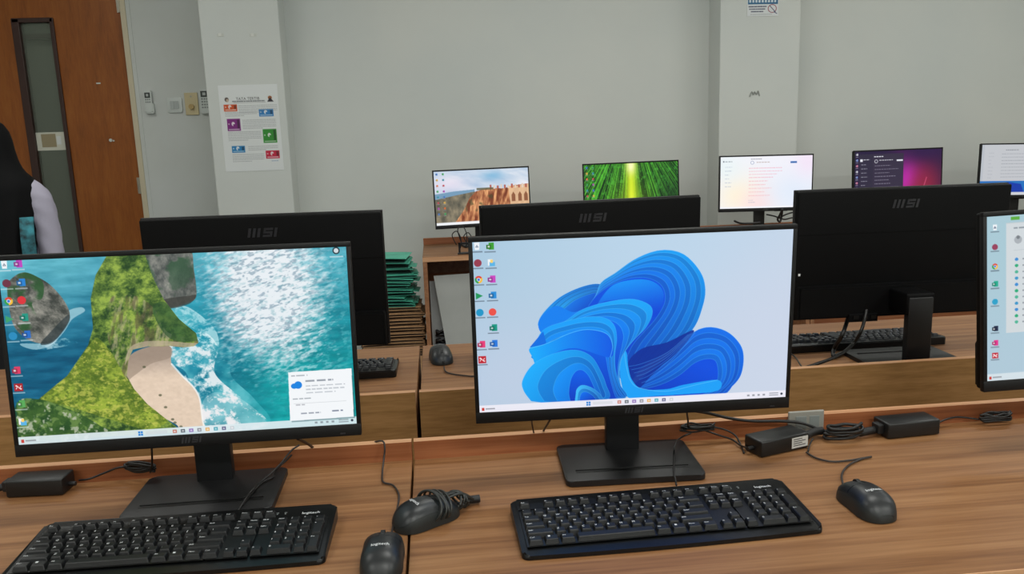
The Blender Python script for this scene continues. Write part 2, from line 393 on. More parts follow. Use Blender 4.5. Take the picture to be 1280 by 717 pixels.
# ------------------------------------------------------------------ wallpapers
def art_beach():
    c = Canvas(800, 444, (40,140,165))
    n1 = c.noise(14,60,1,4); n2 = c.noise(40,60,2,3); n3 = c.noise(90,130,3,2); n4 = c.noise(10,10,4,4)
    # sea
    top = np.array((92,178,196))/255; deep = np.array((6,92,126))/255; turq = np.array((0,158,160))/255
    k = np.clip(c.V*1.9-.05+ (n4-.5)*.5,0,1)[...,None]; c.a = top*(1-k)+deep*k
    k = (np.clip((c.U-.5)*3.5,0,1)*np.clip(c.V*1.3,0,1))[...,None]; c.a = c.a*(1-k)+turq*k
    c.a += ((n1-.5)*.22)[...,None]
    c.blob(.53,.45,.07,.28,(20,170,190),.6)
    c.blob(.93,.05,.08,.16,(70,170,190),.5)
    # glitter
    g = np.exp(-(((c.U-.76)/.17)**2+((c.V-.22)/.42)**2)*.9)
    gl = np.clip(g*1.35-(1-c.noise(60,150,5,3,rot=-.25))*.75,0,1)*1.7; c.fill(np.clip(gl,0,1),(240,242,246),.95)
    dk = np.clip((c.noise(75,170,6,2,rot=-.25)-.56)*7,0,1)*np.clip(g*1.4,0,1); c.fill(dk,(110,140,160),.55)
    g2 = np.exp(-(((c.U-.85)/.12)**2+((c.V-.48)/.3)**2)); c.fill(np.clip((c.noise(50,110,8,3,rot=-.3)-.5)*6,0,1)*g2,(235,240,245),.75)
    c.fill(np.clip((c.noise(60,120,9,3,rot=-.3)-.55)*6,0,1)*np.clip(c.U*2-1,0,1),(10,110,130),.35)
    # foam
    fz = c.mask([(0.4588,0.3039),(0.521,0.3188),(0.5937,0.4365),(0.6379,0.5528),(0.6322,0.6839),(0.6961,0.8239),(0.7304,0.9718),(0.5291,0.9956),(0.5046,0.6702),(0.4507,0.571)], True); c.fill(fz*np.clip((c.noise(14,16,71,4)-.3)*2.5,0,1),(120,208,216),.7)
    fo = c.mask([(0.4538,0.5063),(0.5547,0.4327),(0.5998,0.5209),(0.5838,0.6599),(0.6381,0.7793),(0.6846,0.8608),(0.7203,0.9706),(0.5291,0.9956),(0.5377,0.806),(0.4851,0.6681),(0.4542,0.5994)], True)
    fn = np.clip((c.noise(30,36,11,5,.7)-.42)*5,0,1); c.fill(fo*fn,(236,240,242),.92)
    fo = c.mask([(0.5788,0.7727),(0.6563,0.8194),(0.7215,0.9418),(0.7095,0.9886),(0.5397,0.9816),(0.536,0.8437)], True); c.fill(fo*np.clip(fn+.3,0,1),(238,236,238),.9)
    fo = c.mask([(0.4641,0.2952),(0.5223,0.2913),(0.5946,0.418),(0.5994,0.5302),(0.551,0.516),(0.545,0.4318),(0.4991,0.372)], True); c.fill(fo*fn,(200,235,240),.7)
    fo = c.mask([(0.1783,0.2874),(0.2173,0.2656),(0.2273,0.2883),(0.1901,0.3284),(0.1627,0.3949),(0.121,0.4638),(0.0729,0.4809),(0.0375,0.4464),(0.1221,0.4457),(0.1643,0.3678)], True); c.fill(fo,(200,228,236),.6)
    fo = c.mask([(0.094,0.4429),(0.1703,0.4285),(0.2021,0.4536),(0.1487,0.4757),(0.0916,0.4828)], True); c.fill(fo*fn,(200,228,236),.7)
    # left rock
    rk = c.mask([(0.0214,0.1299),(0.0456,0.0821),(0.0744,0.0667),(0.1071,0.0943),(0.1398,0.14),(0.1725,0.2237),(0.1848,0.3061),(0.1636,0.3804),(0.127,0.4425),(0.0936,0.4501),(0.0533,0.4171),(0.0249,0.3455),(0.0182,0.2279)], True)
    tex = np.clip((c.noise(26,36,12,5,.75,rot=.5)-.3)*2.2,0,1)[...,None]
    c.fill(rk,(1-tex)*np.array((62,66,62))/255+tex*np.array((158,156,146))/255)
    gm = c.mask([(0.0214,0.1299),(0.0456,0.0821),(0.0744,0.0667),(0.1071,0.0943),(0.1212,0.1384),(0.1124,0.2094),(0.083,0.2337),(0.0921,0.3157),(0.0599,0.385),(0.0342,0.3464),(0.0193,0.2549)], True)
    c.fill(rk*gm*np.clip((c.noise(22,30,13,4)-.38)*6,0,1),(44,86,48),.9)
    dm = c.mask([(0.1252,0.3913),(0.1773,0.3054),(0.1836,0.3278),(0.1633,0.3859),(0.1266,0.4498),(0.0934,0.4538)], True); c.fill(dm,(40,52,56),.7)
    # right headland
    rk = c.mask([(0.3787,-0.0091),(0.4793,-0.0193),(0.5427,-0.0217),(0.5494,0.0837),(0.5504,0.2296),(0.5254,0.2677),(0.4642,0.2916),(0.4369,0.2598),(0.3938,0.1615),(0.3794,0.07)], True)
    tex = np.clip((c.noise(30,20,14,5,.75,rot=.2)-.3)*2.2,0,1)[...,None]
    c.fill(rk,(1-tex)*np.array((72,78,76))/255+tex*np.array((150,150,142))/255)
    c.fill(rk*np.clip((c.noise(26,24,15,4)-.48)*7,0,1)*np.clip(1.2-c.V*3.2,0,1),(50,84,60),.85)
    dm = c.mask([(0.4471,0.248),(0.5251,0.2311),(0.5504,0.2296),(0.5269,0.2752),(0.4641,0.2952)], True); c.fill(dm,(56,56,52),.7)
    # beach
    be = [(0.3274,0.6699),(0.3394,0.5503),(0.396,0.5005),(0.4599,0.5013),(0.461,0.6001),(0.4898,0.6724),(0.5192,0.7377),(0.5338,0.8055),(0.5365,0.92),(0.5417,0.9818),(0.4756,0.9738),(0.4575,0.9392),(0.4158,0.8867),(0.3709,0.8059)]
    bm_ = c.mask(be, True); k = np.clip((c.V-.55)/.12,0,1)[...,None]
    sand = (1-k)*np.array((172,154,140))/255+k*np.array((226,204,182))/255; c.fill(bm_, sand+((n3-.5)*.06)[...,None])
    c.poly([(0.3394,0.5503),(0.396,0.5005),(0.4599,0.5013),(0.4589,0.5626),(0.401,0.5938),(0.3495,0.6536),(0.3294,0.6701)], (150,132,116), .6, True)
    c.line([(0.461,0.6001),(0.4898,0.6724),(0.5192,0.7377),(0.5338,0.8055),(0.5365,0.92),(0.5417,0.9818)], 4, (246,246,244), .8)
    for p in [(0.4196,0.77),(0.4318,0.8393),(0.4491,0.9096),(0.455,0.9294),(0.4716,0.9542),(0.3809,0.6085)]: c.disc(p[0],p[1],.005,.007,(80,84,60),.7)
    # cliff
    cl = c.mask([(0.3056,-0.004),(0.3645,-0.0102),(0.4122,-0.0137),(0.4231,0.0735),(0.4347,0.1468),(0.4567,0.2488),(0.495,0.3568),(0.5399,0.4369),(0.5443,0.4911),(0.5298,0.5083),(0.4973,0.5125),(0.459,0.4994),(0.3962,0.4968),(0.3531,0.5091),(0.3378,0.5631),(0.3284,0.6513),(0.3457,0.7279),(0.3802,0.8164),(0.4251,0.8973),(0.4615,0.9587),(0.4749,0.989),(0.2354,0.9826),(-0.0026,0.9834),(0.0086,0.7683),(0.071,0.7531),(0.1587,0.6331),(0.2266,0.4743),(0.2458,0.3847),(0.2481,0.2213),(0.269,0.097)], False)
    g1 = np.clip((c.noise(30,40,16,5,.75,rot=-.4)-.3)*2.6,0,1)[...,None]
    colg = (1-g1)*np.array((34,66,30))/255+g1*np.array((150,176,74))/255; c.fill(cl,colg)
    # shaded rock streaks on the cliff face (bare rock)
    rm = c.mask([(0.3047,0.2263),(0.372,0.2141),(0.4257,0.2917),(0.4579,0.4234),(0.5432,0.4724),(0.5441,0.4948),(0.5119,0.514),(0.3959,0.5023),(0.3531,0.5091),(0.3378,0.5631),(0.3274,0.6699),(0.2978,0.5368),(0.2855,0.4068)], True)
    st = np.clip((c.noise(80,24,17,4,.7,rot=.25)-.45)*5,0,1); c.fill(rm*st*cl,(196,180,150),.55)
    c.fill(rm*cl*np.clip((c.noise(60,20,18,3,rot=.25)-.5)*6,0,1),(84,76,56),.6)
    hd = c.mask([(0.4209,0.2913),(0.4562,0.2579),(0.495,0.3568),(0.5399,0.4369),(0.5429,0.478),(0.475,0.4713),(0.4395,0.4032)], True); c.fill(hd*cl,(34,72,42),.6)
    c.fill(hd*cl*np.clip((n2-.5)*6,0,1),(80,120,60),.5)
    ug = c.mask([(0.3399,0.5596),(0.3959,0.5023),(0.459,0.4994),(0.5119,0.514),(0.5421,0.4946),(0.5131,0.488),(0.4362,0.4693),(0.3782,0.471),(0.3427,0.5044),(0.3255,0.5952)], True); c.fill(ug*cl,(186,170,146),.75)
    # lit slope, dark bushes
    ls = c.mask([(0.2553,0.4368),(0.2892,0.5174),(0.3294,0.6701),(0.3802,0.8164),(0.4342,0.9117),(0.3731,0.9576),(0.2695,0.8884),(0.1493,0.7993),(0.0759,0.75),(0.1587,0.6331),(0.2261,0.4835)], True)
    c.fill(ls*cl,(166,178,44),.38); c.fill(ls*cl*np.clip((c.noise(80,110,19,3,.7)-.52)*6,0,1),(206,204,96),.6); c.fill(ls*cl*np.clip((c.noise(70,100,20,3,.7)-.52)*7,0,1),(70,100,30),.65)
    bs = c.mask([(0.0086,0.7683),(0.071,0.7531),(0.1303,0.7971),(0.1848,0.8502),(0.2387,0.9225),(0.2744,0.9798),(-0.0026,0.9834)], True)
    c.fill(bs,(34,74,34),.75); c.fill(bs*np.clip((c.noise(60,60,21,3)-.52)*7,0,1),(120,150,80),.7); c.fill(bs*np.clip((c.noise(70,70,22,3)-.6)*8,0,1),(205,205,190),.7)
    # desktop icons
    I = [(0.0188,0.0232),(0.0192,0.1208),(0.019,0.2154),(0.0149,0.3121),(0.0196,0.4029),(0.0175,0.5904),(0.0185,0.6825),(0.0195,0.7751),(0.0173,0.8735),(0.0568,0.0209),(0.0591,0.1206),(0.0553,0.2133),(0.0562,0.3069),(0.0572,0.3993),(0.9693,0.02)]
    K = [('bin',(240,240,240)),('disc',(110,50,70)),('wheel',0),('play',(60,160,110)),('disc',(40,140,190)),('page',(220,60,100)),('card',(170,30,40)),('page',(90,170,90)),('folder',0),('page',(190,70,190)),('page',(40,130,210)),('disc',(220,50,60)),('page',(30,150,130)),('page',(40,110,200))]
    for p, kk in zip(I, K): c.icon(p[0], p[1], kk[0], kk[1], .024, lcol=(220,230,235))
    p = I[14]; c.disc(p[0],p[1],.011,.02,(30,50,60)); c.disc(p[0],p[1],.007,.013,(210,220,225)); c.rect(p[0]-.02,p[1]+.03,p[0]+.02,p[1]+.037,(225,235,240),.6)
    c.taskbar((222,234,238))
    # message window
    P = [(0.8021,0.6831),(0.9937,0.6805),(0.9919,0.9583),(0.7976,0.9605)]
    c.poly([(a+.004,b+.008) for a,b in P], (20,60,70), .4); c.poly(P,(243,246,249))
    u0,v0 = P[0]; 
    c.icon(u0+.022, v0+.075, 'cloud', (20,130,225), .034, False)
    c.dash(u0+.008, v0+.018, .05, (120,130,140), .007, .6, 1); c.dash(u0+.05, v0+.05, .085, (90,100,115), .010, .6, 2)
    for k in range(3): c.dash(u0+.05, v0+.08+k*.020, .12-.03*(k==2), (150,158,168), .006, .6, 3+k)
    c.dash(u0+.008, v0+.15, .06, (120,130,140), .007, .6, 7); c.rect(u0+.01,v0+.18,u0+.17,v0+.182,(200,205,210)); c.dash(u0+.016,v0+.185,.03,(120,120,130),.007,.5,8)
    c.dash(u0+.03,v0+.235,.06,(90,100,120),.008,.6,9); c.dash(u0+.125,v0+.23,.035,(70,80,110),.008,.7,10)
    return c

def art_ribbons():
    c = Canvas(800, 444, (190,214,232))
    k = np.clip(c.U*.8+c.V*.2,0,1)[...,None]; c.a = (1-k)*np.array((168,200,222))/255+k*np.array((206,216,232))/255
    c.blob(.62,.05,.4,.4,(186,214,236),.7); c.blob(.95,.6,.3,.6,(202,212,232),.7); c.blob(.1,.8,.25,.4,(196,206,228),.6)
    lite = np.array((30,180,250)); mid = np.array((8,128,240)); deep = np.array((6,60,190)); rim = (104,200,255)
    def resample(P, n=60):
        Q = crom(P, 12, False); d = np.r_[0, np.cumsum(np.hypot(*np.diff(Q, axis=0).T))]; t = np.linspace(0, d[-1], n)
        return np.stack([np.interp(t, d, Q[:,0]), np.interp(t, d, Q[:,1])], -1)
    def grad(m, p, q, c0, c1, alpha=1):
        p = np.array(p); q = np.array(q); d = q-p; t = np.clip(((c.U-p[0])*d[0]+(c.V-p[1])*d[1])/(d@d), 0, 1)[...,None]
        c.fill(m, ((1-t)*np.array(c0)+t*np.array(c1))/255, alpha)
    def sheet(O, I, n, c0, c1, cend=None, rimw=1.1, g=None, pw=1.0, ra=.42):
        """nested folds between an outer and an inner curve"""
        A, B = resample(O), resample(I)
        for k in range(n):
            t = (k/(n))**pw; P = A*(1-t)+B*t; m = c.mask(P)
            ca = (np.array(c0)*(1-t)+np.array(c1)*t)*(1 if k%2 == 0 else .86)+np.array((0,0,8 if k%2 else 0))
            cb = ca*.55+np.array((0,40,150))*.45
            i, j = g or (14, 50)
            grad(m, P[i], P[j], ca, cb); c.line(P, rimw, rim, ra)
        m = c.mask(B); grad(m, B[len(B)//3], B[-1], cend if cend is not None else c1, deep); c.line(B, rimw, rim, ra)
    # back left frill
    sheet([(0.2968,0.5383),(0.2066,0.5073),(0.1976,0.4675),(0.2221,0.4025),(0.2702,0.3293),(0.3368,0.2789),(0.3936,0.2696),(0.4314,0.3286),(0.3834,0.448)], [(0.3161,0.5133),(0.269,0.4559),(0.2645,0.429),(0.2886,0.387),(0.3174,0.3507),(0.3554,0.3258),(0.3839,0.3212),(0.4027,0.3701),(0.3643,0.4463)], 6, (24,150,240),(40,180,250), (20,120,230))
    c.poly([(0.1976,0.4675),(0.2507,0.3838),(0.3073,0.4238),(0.3646,0.3933),(0.4313,0.3813),(0.4694,0.4553),(0.3349,0.5685),(0.2202,0.5584)], (14,128,240), 1, True)
    # great upper lobe
    sheet([(0.3837,0.3773),(0.3917,0.2695),(0.441,0.2074),(0.5071,0.1298),(0.5825,0.0893),(0.6537,0.1171),(0.7092,0.2253),(0.7259,0.3353),(0.7148,0.4495),(0.6917,0.5496),(0.644,0.6411),(0.5861,0.7086),(0.5279,0.7673),(0.4987,0.8381),(0.4792,0.9289)],
          [(0.3551,0.3925),(0.3839,0.3282),(0.4315,0.2727),(0.4884,0.2425),(0.5454,0.2471),(0.5885,0.2977),(0.5977,0.3864),(0.5703,0.4817),(0.5321,0.559),(0.4984,0.6281),(0.4791,0.6989),(0.4714,0.762),(0.4714,0.8355),(0.4773,0.9287)], 8, (22,158,246),(10,104,232), (6,84,226), 1.1, (20,50), 1.15)
    grad(c.mask([(0.3836,0.3861),(0.4315,0.2797),(0.5074,0.251),(0.5645,0.273),(0.5936,0.3455),(0.5751,0.4643),(0.5462,0.4619),(0.546,0.3998),(0.498,0.364),(0.4122,0.3674)], True), [(0.4694,0.2531)][0], [(0.527,0.4602)][0], (20,150,248), (4,70,215))
    # right lobe
    sheet([(0.4988,0.8751),(0.5475,0.8058),(0.6057,0.7195),(0.6633,0.6247),(0.7016,0.5648),(0.7501,0.551),(0.8042,0.5882),(0.8448,0.6681),(0.8562,0.7515),(0.8482,0.8524),(0.8197,0.9205),(0.7856,0.9621),(0.6073,0.9599),(0.5087,0.9504)],
          [(0.5086,0.9131),(0.5871,0.8835),(0.6457,0.8334),(0.6941,0.7642),(0.7331,0.7403),(0.7627,0.7522),(0.7733,0.8084),(0.7723,0.8732),(0.7553,0.9274),(0.7259,0.9564),(0.6863,0.9563),(0.6468,0.96),(0.5875,0.958),(0.5186,0.9551)], 6, (14,112,236),(16,128,244), (6,80,224), 1.1, (24,56))
    c.poly([(0.4811,0.7996),(0.484,0.7266),(0.5275,0.6578),(0.605,0.6285),(0.6919,0.564),(0.6444,0.6865),(0.5865,0.7727),(0.5477,0.8427),(0.5184,0.8955),(0.489,0.8741)], (4,44,150), .9, True)
    for k in range(6):
        a = k/6; c.line([tuple(np.array(p)*(1-a)+np.array(q)*a) for p,q in zip([(0.484,0.7632),(0.5278,0.7489),(0.6055,0.6921),(0.6727,0.5893)], [(0.5331,0.8876),(0.5673,0.8538),(0.6254,0.7488),(0.7017,0.5738)])], 1.1, (70,150,240), .7)
    # throat ribbon
    c.poly([(0.4578,0.6878),(0.4752,0.6749),(0.4811,0.7629),(0.4938,0.8469),(0.5283,0.9057),(0.607,0.9132),(0.6659,0.891),(0.7743,0.8733),(0.7733,0.9385),(0.6665,0.9507),(0.5481,0.9542),(0.4989,0.9644),(0.4694,0.928),(0.4548,0.8155)], (24,160,248), 1, True)
    c.line([(0.4694,0.6853),(0.4753,0.7624),(0.489,0.8519),(0.5204,0.8994),(0.607,0.9263),(0.7054,0.8947),(0.7723,0.8732)], 1.3, rim, .8)
    # middle lobe
    sheet([(0.2061,0.5393),(0.2783,0.478),(0.3359,0.4121),(0.4122,0.3744),(0.4933,0.3636),(0.546,0.3998),(0.5577,0.454),(0.5368,0.5361),(0.4984,0.6046),(0.4694,0.6707),(0.4548,0.7514),(0.4548,0.8524),(0.4694,0.9578)],
          [(0.2489,0.552),(0.297,0.5152),(0.3545,0.481),(0.4119,0.477),(0.4502,0.5106),(0.4656,0.5711),(0.4617,0.6338),(0.4549,0.6876),(0.448,0.7599),(0.448,0.8149),(0.4499,0.8704),(0.4557,0.9266),(0.4616,0.957)], 5, (24,166,250),(12,120,240), (8,104,235), 1.3, (24,52))
    # lower middle
    sheet([(0.1708,0.6798),(0.2063,0.5304),(0.2783,0.478),(0.3547,0.4562),(0.4072,0.4677),(0.4368,0.5148),(0.4443,0.5962),(0.4384,0.6861),(0.4402,0.7775),(0.4548,0.8709),(0.4694,0.9578),(0.3128,0.95)],
          [(0.1942,0.7182),(0.248,0.6327),(0.3154,0.6027),(0.3634,0.607),(0.4018,0.6465),(0.4112,0.72),(0.4159,0.7752),(0.4226,0.8309),(0.4303,0.8871),(0.44,0.9437),(0.4449,0.9554),(0.3323,0.9519)], 5, (22,160,250),(10,116,240), (6,96,230), 1.2, (24,50))
    c.poly([(0.1669,0.62),(0.211,0.529),(0.2198,0.5942),(0.2098,0.6292)], (10,110,225), 1)
    grad(c.mask([(0.1668,0.6254),(0.2197,0.6032),(0.2967,0.5473),(0.3543,0.5309),(0.4117,0.561),(0.4308,0.631),(0.421,0.7027),(0.3152,0.6387),(0.2477,0.6597),(0.1894,0.7214),(0.1755,0.6803)], True), [(0.1808,0.6447)][0], [(0.4308,0.6491)][0], (20,170,252), (8,90,228))
    c.line([(0.1668,0.6254),(0.2197,0.6032),(0.2967,0.5473),(0.3543,0.5309),(0.4117,0.561),(0.4308,0.631),(0.4229,0.7028)], 1.3, rim, .8)
    # front lobe
    sheet([(0.1669,0.9451),(0.1437,0.8781),(0.1418,0.8136),(0.1779,0.7204),(0.2477,0.6615),(0.3151,0.6496),(0.363,0.6937),(0.3916,0.7821),(0.4089,0.8665),(0.4155,0.9563),(0.3127,0.9575),(0.2152,0.9628)],
          [(0.2932,0.9556),(0.2888,0.9106),(0.2922,0.8554),(0.2993,0.8101),(0.3141,0.7749),(0.3335,0.7712),(0.3527,0.806),(0.367,0.8626),(0.3765,0.9097),(0.3831,0.9568),(0.3518,0.9613),(0.3127,0.9612)], 3, (26,172,252),(12,130,242), (6,92,228), 1.2, (8,46))
    sheet([(0.3078,0.9644),(0.3111,0.922),(0.3152,0.8853),(0.3329,0.863),(0.362,0.8806),(0.3862,0.9162),(0.4008,0.9548)], [(0.3225,0.9658),(0.3246,0.9326),(0.3306,0.9109),(0.3424,0.9046),(0.3569,0.9171),(0.3695,0.9369),(0.3773,0.96)], 2, (60,190,252),(20,140,245), (10,110,235))
    I = [(0.014,0.0254),(0.0146,0.1187),(0.0153,0.213),(0.0141,0.3063),(0.0147,0.4024),(0.0152,0.5903),(0.016,0.6802),(0.0545,0.0284),(0.0554,0.1202),(0.0553,0.2145),(0.0562,0.3063),(0.0542,0.4023),(0.0551,0.4959),(0.0541,0.5884)]
    K = [('bin',(240,240,240)),('disc',(150,60,80)),('wheel',0),('play',(30,150,90)),('disc',(30,150,200)),('page',(230,60,120)),('card',(190,30,45)),('page',(60,160,50)),('folder',0),('page',(200,70,190)),('page',(40,140,215)),('disc',(235,80,70)),('page',(20,150,130)),('page',(40,120,220))]
    for p, kk in zip(I, K): c.icon(p[0], p[1], kk[0], kk[1], .024)
    c.taskbar((238,236,246))
    return c

def settings_rows(c, x, v, w, n, dv, col, seed=0, h=.009, dot=None):
    r = random.Random(seed)
    for k in range(n):
        if dot: c.disc(x-.02, v+k*dv+h/2, .006, .010, dot[k%len(dot)])
        c.dash(x, v+k*dv, w*r.uniform(.55,1), col, h, .6, seed*50+k)
def art_settings():
    c = Canvas(560, 310, (168,200,212))
    c.blob(.1,.9,.5,.4,(176,200,216),.8); c.blob(.8,.05,.4,.3,(140,190,190),.6)
    c.rect(.065,.045,1,.71,(208,215,219)); c.rect(.065,.045,1,.05,(190,200,205))
    c.dash(.09,.075,.05,(120,130,140),.009,.7,3); c.disc(.105,.15,.013,.024,(170,176,182)); c.disc(.105,.135,.006,.011,(120,126,132))
    c.dash(.135,.14,.12,(90,100,110),.011,.8,5); c.dash(.135,.165,.10,(140,146,152),.009,.6,6)
    c.rect(.09,.21,.3,.213,(190,198,204))
    settings_rows(c, .12, .262, .12, 11, .038, (110,118,128), 4, .009, [(60,140,210),(40,170,120),(80,180,150),(60,150,200)])
    c.rect(.33,.1,.97,.3,(236,240,242)); settings_rows(c,.36,.34,.4,7,.05,(140,146,154),9)
    for v,k,cc in ((.07,'bin',0),(.19,'disc',(150,60,90)),(.31,'wheel',0),(.42,'page',(30,170,140)),(.53,'disc',(40,160,200)),(.70,'page',(30,40,70)),(.79,'page',(225,50,140)),(.87,'card',(190,30,50))):
        c.icon(.028, v*.97, k, cc, .020, True)
    c.rect(.08,.012,.11,.03,(90,170,60)); c.taskbar((214,226,232))
    return c
def desk_icons(c, cols=2, n=8, sz=.022, lcol=(200,205,215)):
    pal = [(60,120,200),(200,60,70),(60,170,90),(230,180,60),(180,70,180),(40,150,170),(230,110,50)]
    for i in range(cols):
        for k in range(n): c.icon(.03+i*.065, .055+k*.105, 'page', pal[(k*3+i*2)%7], sz, True, lcol)
def art_canyon():
    c = Canvas(260, 146, (210,220,236))
    n = c.noise(4,14,31,4,rot=.2)[...,None]; c.a = (1-n)*np.array((150,182,214))/255+n*np.array((244,242,246))/255
    c.blob(.62,.12,.12,.08,(110,175,215),.7); c.blob(.15,.25,.2,.15,(235,225,240),.8)
    c.poly([(0,.42),(.2,.38),(.42,.36),(.42,.5),(0,.52)], (110,150,180), .9, False)
    t = c.noise(22,14,33,4)[...,None]
    low = (1-t)*np.array((60,62,56))/255+t*np.array((176,160,130))/255; c.fill(c.mask([(0,.52),(.2,.46),(.42,.40),(.5,.6),(.45,1),(0,1)]), low)
    t = np.clip((c.noise(34,9,34,4,rot=.15)-.3)*2.4,0,1)[...,None]; rk = (1-t)*np.array((120,58,36))/255+t*np.array((240,176,120))/255
    c.fill(c.mask([(.18,1),(.30,.72),(.36,.52),(.43,.40),(.55,.35),(.64,.36),(.74,.37),(.8,.33),(1,.3),(1,1)]), rk)
    c.fill(np.clip((c.noise(18,14,35,3)-.6)*7,0,1)*c.mask([(.3,.7),(.43,.42),(.7,.4),(.72,1),(.2,1)]),(70,72,42),.6)
    c.poly([(.78,.36),(1,.3),(1,.8),(.8,.8)], (228,190,150), .9)
    for u in (.83,.90,.965): c.poly([(u-.02,.62),(u-.02,.50),(u,.44),(u+.02,.50),(u+.02,.62)], (134,80,52), .9)
    for k in range(11): c.rect(.58+k*.038,.29+.01*(k%3),.60+k*.038,.37,(226,206,190) if k%2 else (176,90,76),.95)
    c.rect(.44,.34,.62,.38,(90,86,60),.8)
    desk_icons(c); c.rect(0,.95,1,1,(240,242,246)); return c
def art_bamboo():
    c = Canvas(260, 146, (20,80,20)); d = (c.U-.5)/(.25+.9*np.abs(c.V+.55)*.7)
    r = np.random.RandomState(5); g = r.rand(400); idx = np.clip(((d+1.2)*150).astype(int),0,399)
    s_ = g[idx]*.7+.3*c.noise(60,8,41,3); s_ = np.clip((s_-.35)*2,0,1)[...,None]
    c.a = (1-s_)*np.array((6,52,14))/255+s_*np.array((92,196,50))/255
    c.fill(np.clip((c.noise(40,26,42,3)-.55)*6,0,1)*(c.V<.7),(90,210,70),.5)
    c.blob(.5,.9,.22,.5,(150,140,20),.6); c.blob(.5,.4,.06,.9,(216,240,40),.95); c.blob(.5,.05,.05,.16,(255,255,190),1); c.blob(.5,.75,.03,.3,(235,245,60),.9)
    c.blob(.95,.9,.2,.6,(14,40,24),.8)
    desk_icons(c); c.rect(0,.95,1,1,(220,236,220)); return c
def art_pale():
    c = Canvas(320, 178, (242,242,250)); c.blob(.2,.75,.25,.4,(255,244,216),.9); c.blob(.42,.9,.2,.3,(255,222,222),.8); c.blob(.8,.7,.3,.4,(226,236,250),.9); c.blob(.95,.1,.15,.3,(244,226,246),.8); c.blob(.05,.2,.2,.3,(232,246,246),.7)
    c.dash(.05,.085,.08,(120,130,140),.014,.8,2); c.disc(.035,.09,.008,.016,(120,130,140))
    settings_rows(c, .05, .19, .08, 6, .075, (170,178,200), 2, .013)
    c.disc(.345,.12,.02,.035,(150,160,190)); c.disc(.345,.12,.015,.027,(240,242,250)); c.dash(.33,.045,.12,(120,120,130),.014,.8,4)
    c.dash(.39,.11,.15,(170,150,140),.014,.7,5); c.rect(.76,.11,.83,.145,(60,110,180))
    settings_rows(c, .31, .22, .40, 4, .06, (236,150,170), 6, .012); settings_rows(c, .31, .47, .30, 5, .07, (240,160,170), 7, .012); settings_rows(c,.31,.84,.08,2,.04,(180,180,200),8,.012)
    c.rect(0,.965,1,1,(246,246,252)); return c
def art_dusk():
    c = Canvas(320, 178, (36,24,60)); c.blob(.75,.5,.25,.5,(120,24,70),.9); c.blob(.6,.62,.14,.45,(190,40,180),1); c.blob(.8,.75,.2,.35,(150,36,60),.8); c.blob(.8,.0,.3,.25,(44,20,72),.9)
    c.line([(.70,1),(.78,.8),(.83,.55)], 3, (220,90,130), .7)
    c.rect(.055,.06,.56,.96,(52,44,66)); c.rect(.055,.06,.21,.96,(46,40,62))
    for k in range(8): c.icon(.025,.06+k*.11,'page',[(200,200,210),(120,140,200),(200,120,150)][k%3],.026,False); c.rect(.012,.10+k*.11,.04,.11+k*.11,(190,190,200),.7)
    c.rect(.062,.15,.09,.2,(225,225,235)); c.dash(.10,.155,.07,(210,210,220),.014,.9,2)
    settings_rows(c, .075, .25, .09, 7, .08, (196,196,210), 3, .014)
    c.dash(.22,.10,.11,(230,230,240),.018,.9,5); c.disc(.245,.20,.02,.036,(190,190,200)); c.disc(.245,.20,.014,.025,(60,52,74)); c.dash(.28,.175,.16,(210,210,220),.014,.9,6)
    c.rect(.48,.18,.55,.21,(225,225,235))
    settings_rows(c, .23, .28, .28, 9, .07, (170,166,184), 8, .013)
    c.rect(0,.955,1,1,(40,30,60)); return c
def art_grey():
    c = Canvas(320, 178, (214,220,228)); c.rect(.03,0,1,.80,(224,227,233)); c.rect(0,.72,1,1,(40,130,220)); c.poly([(.2,1),(.3,.74),(.45,.78),(.5,1)],(20,60,190),.9); c.poly([(.6,1),(.7,.74),(.9,.78),(.95,1)],(10,90,220),.9)
    c.rect(.03,0,1,.72,(224,227,233))
    settings_rows(c, .08, .16, .06, 8, .07, (190,196,206), 2, .012); c.dash(.26,.10,.14,(130,136,146),.015,.8,3)
    settings_rows(c, .22, .18, .45, 8, .065, (160,166,176), 5, .012); c.rect(0,.94,1,1,(238,240,246)); return c
def art_far():
    c = Canvas(48, 27, (120,170,215)); c.blob(.5,.6,.3,.4,(20,110,230),.9); return c

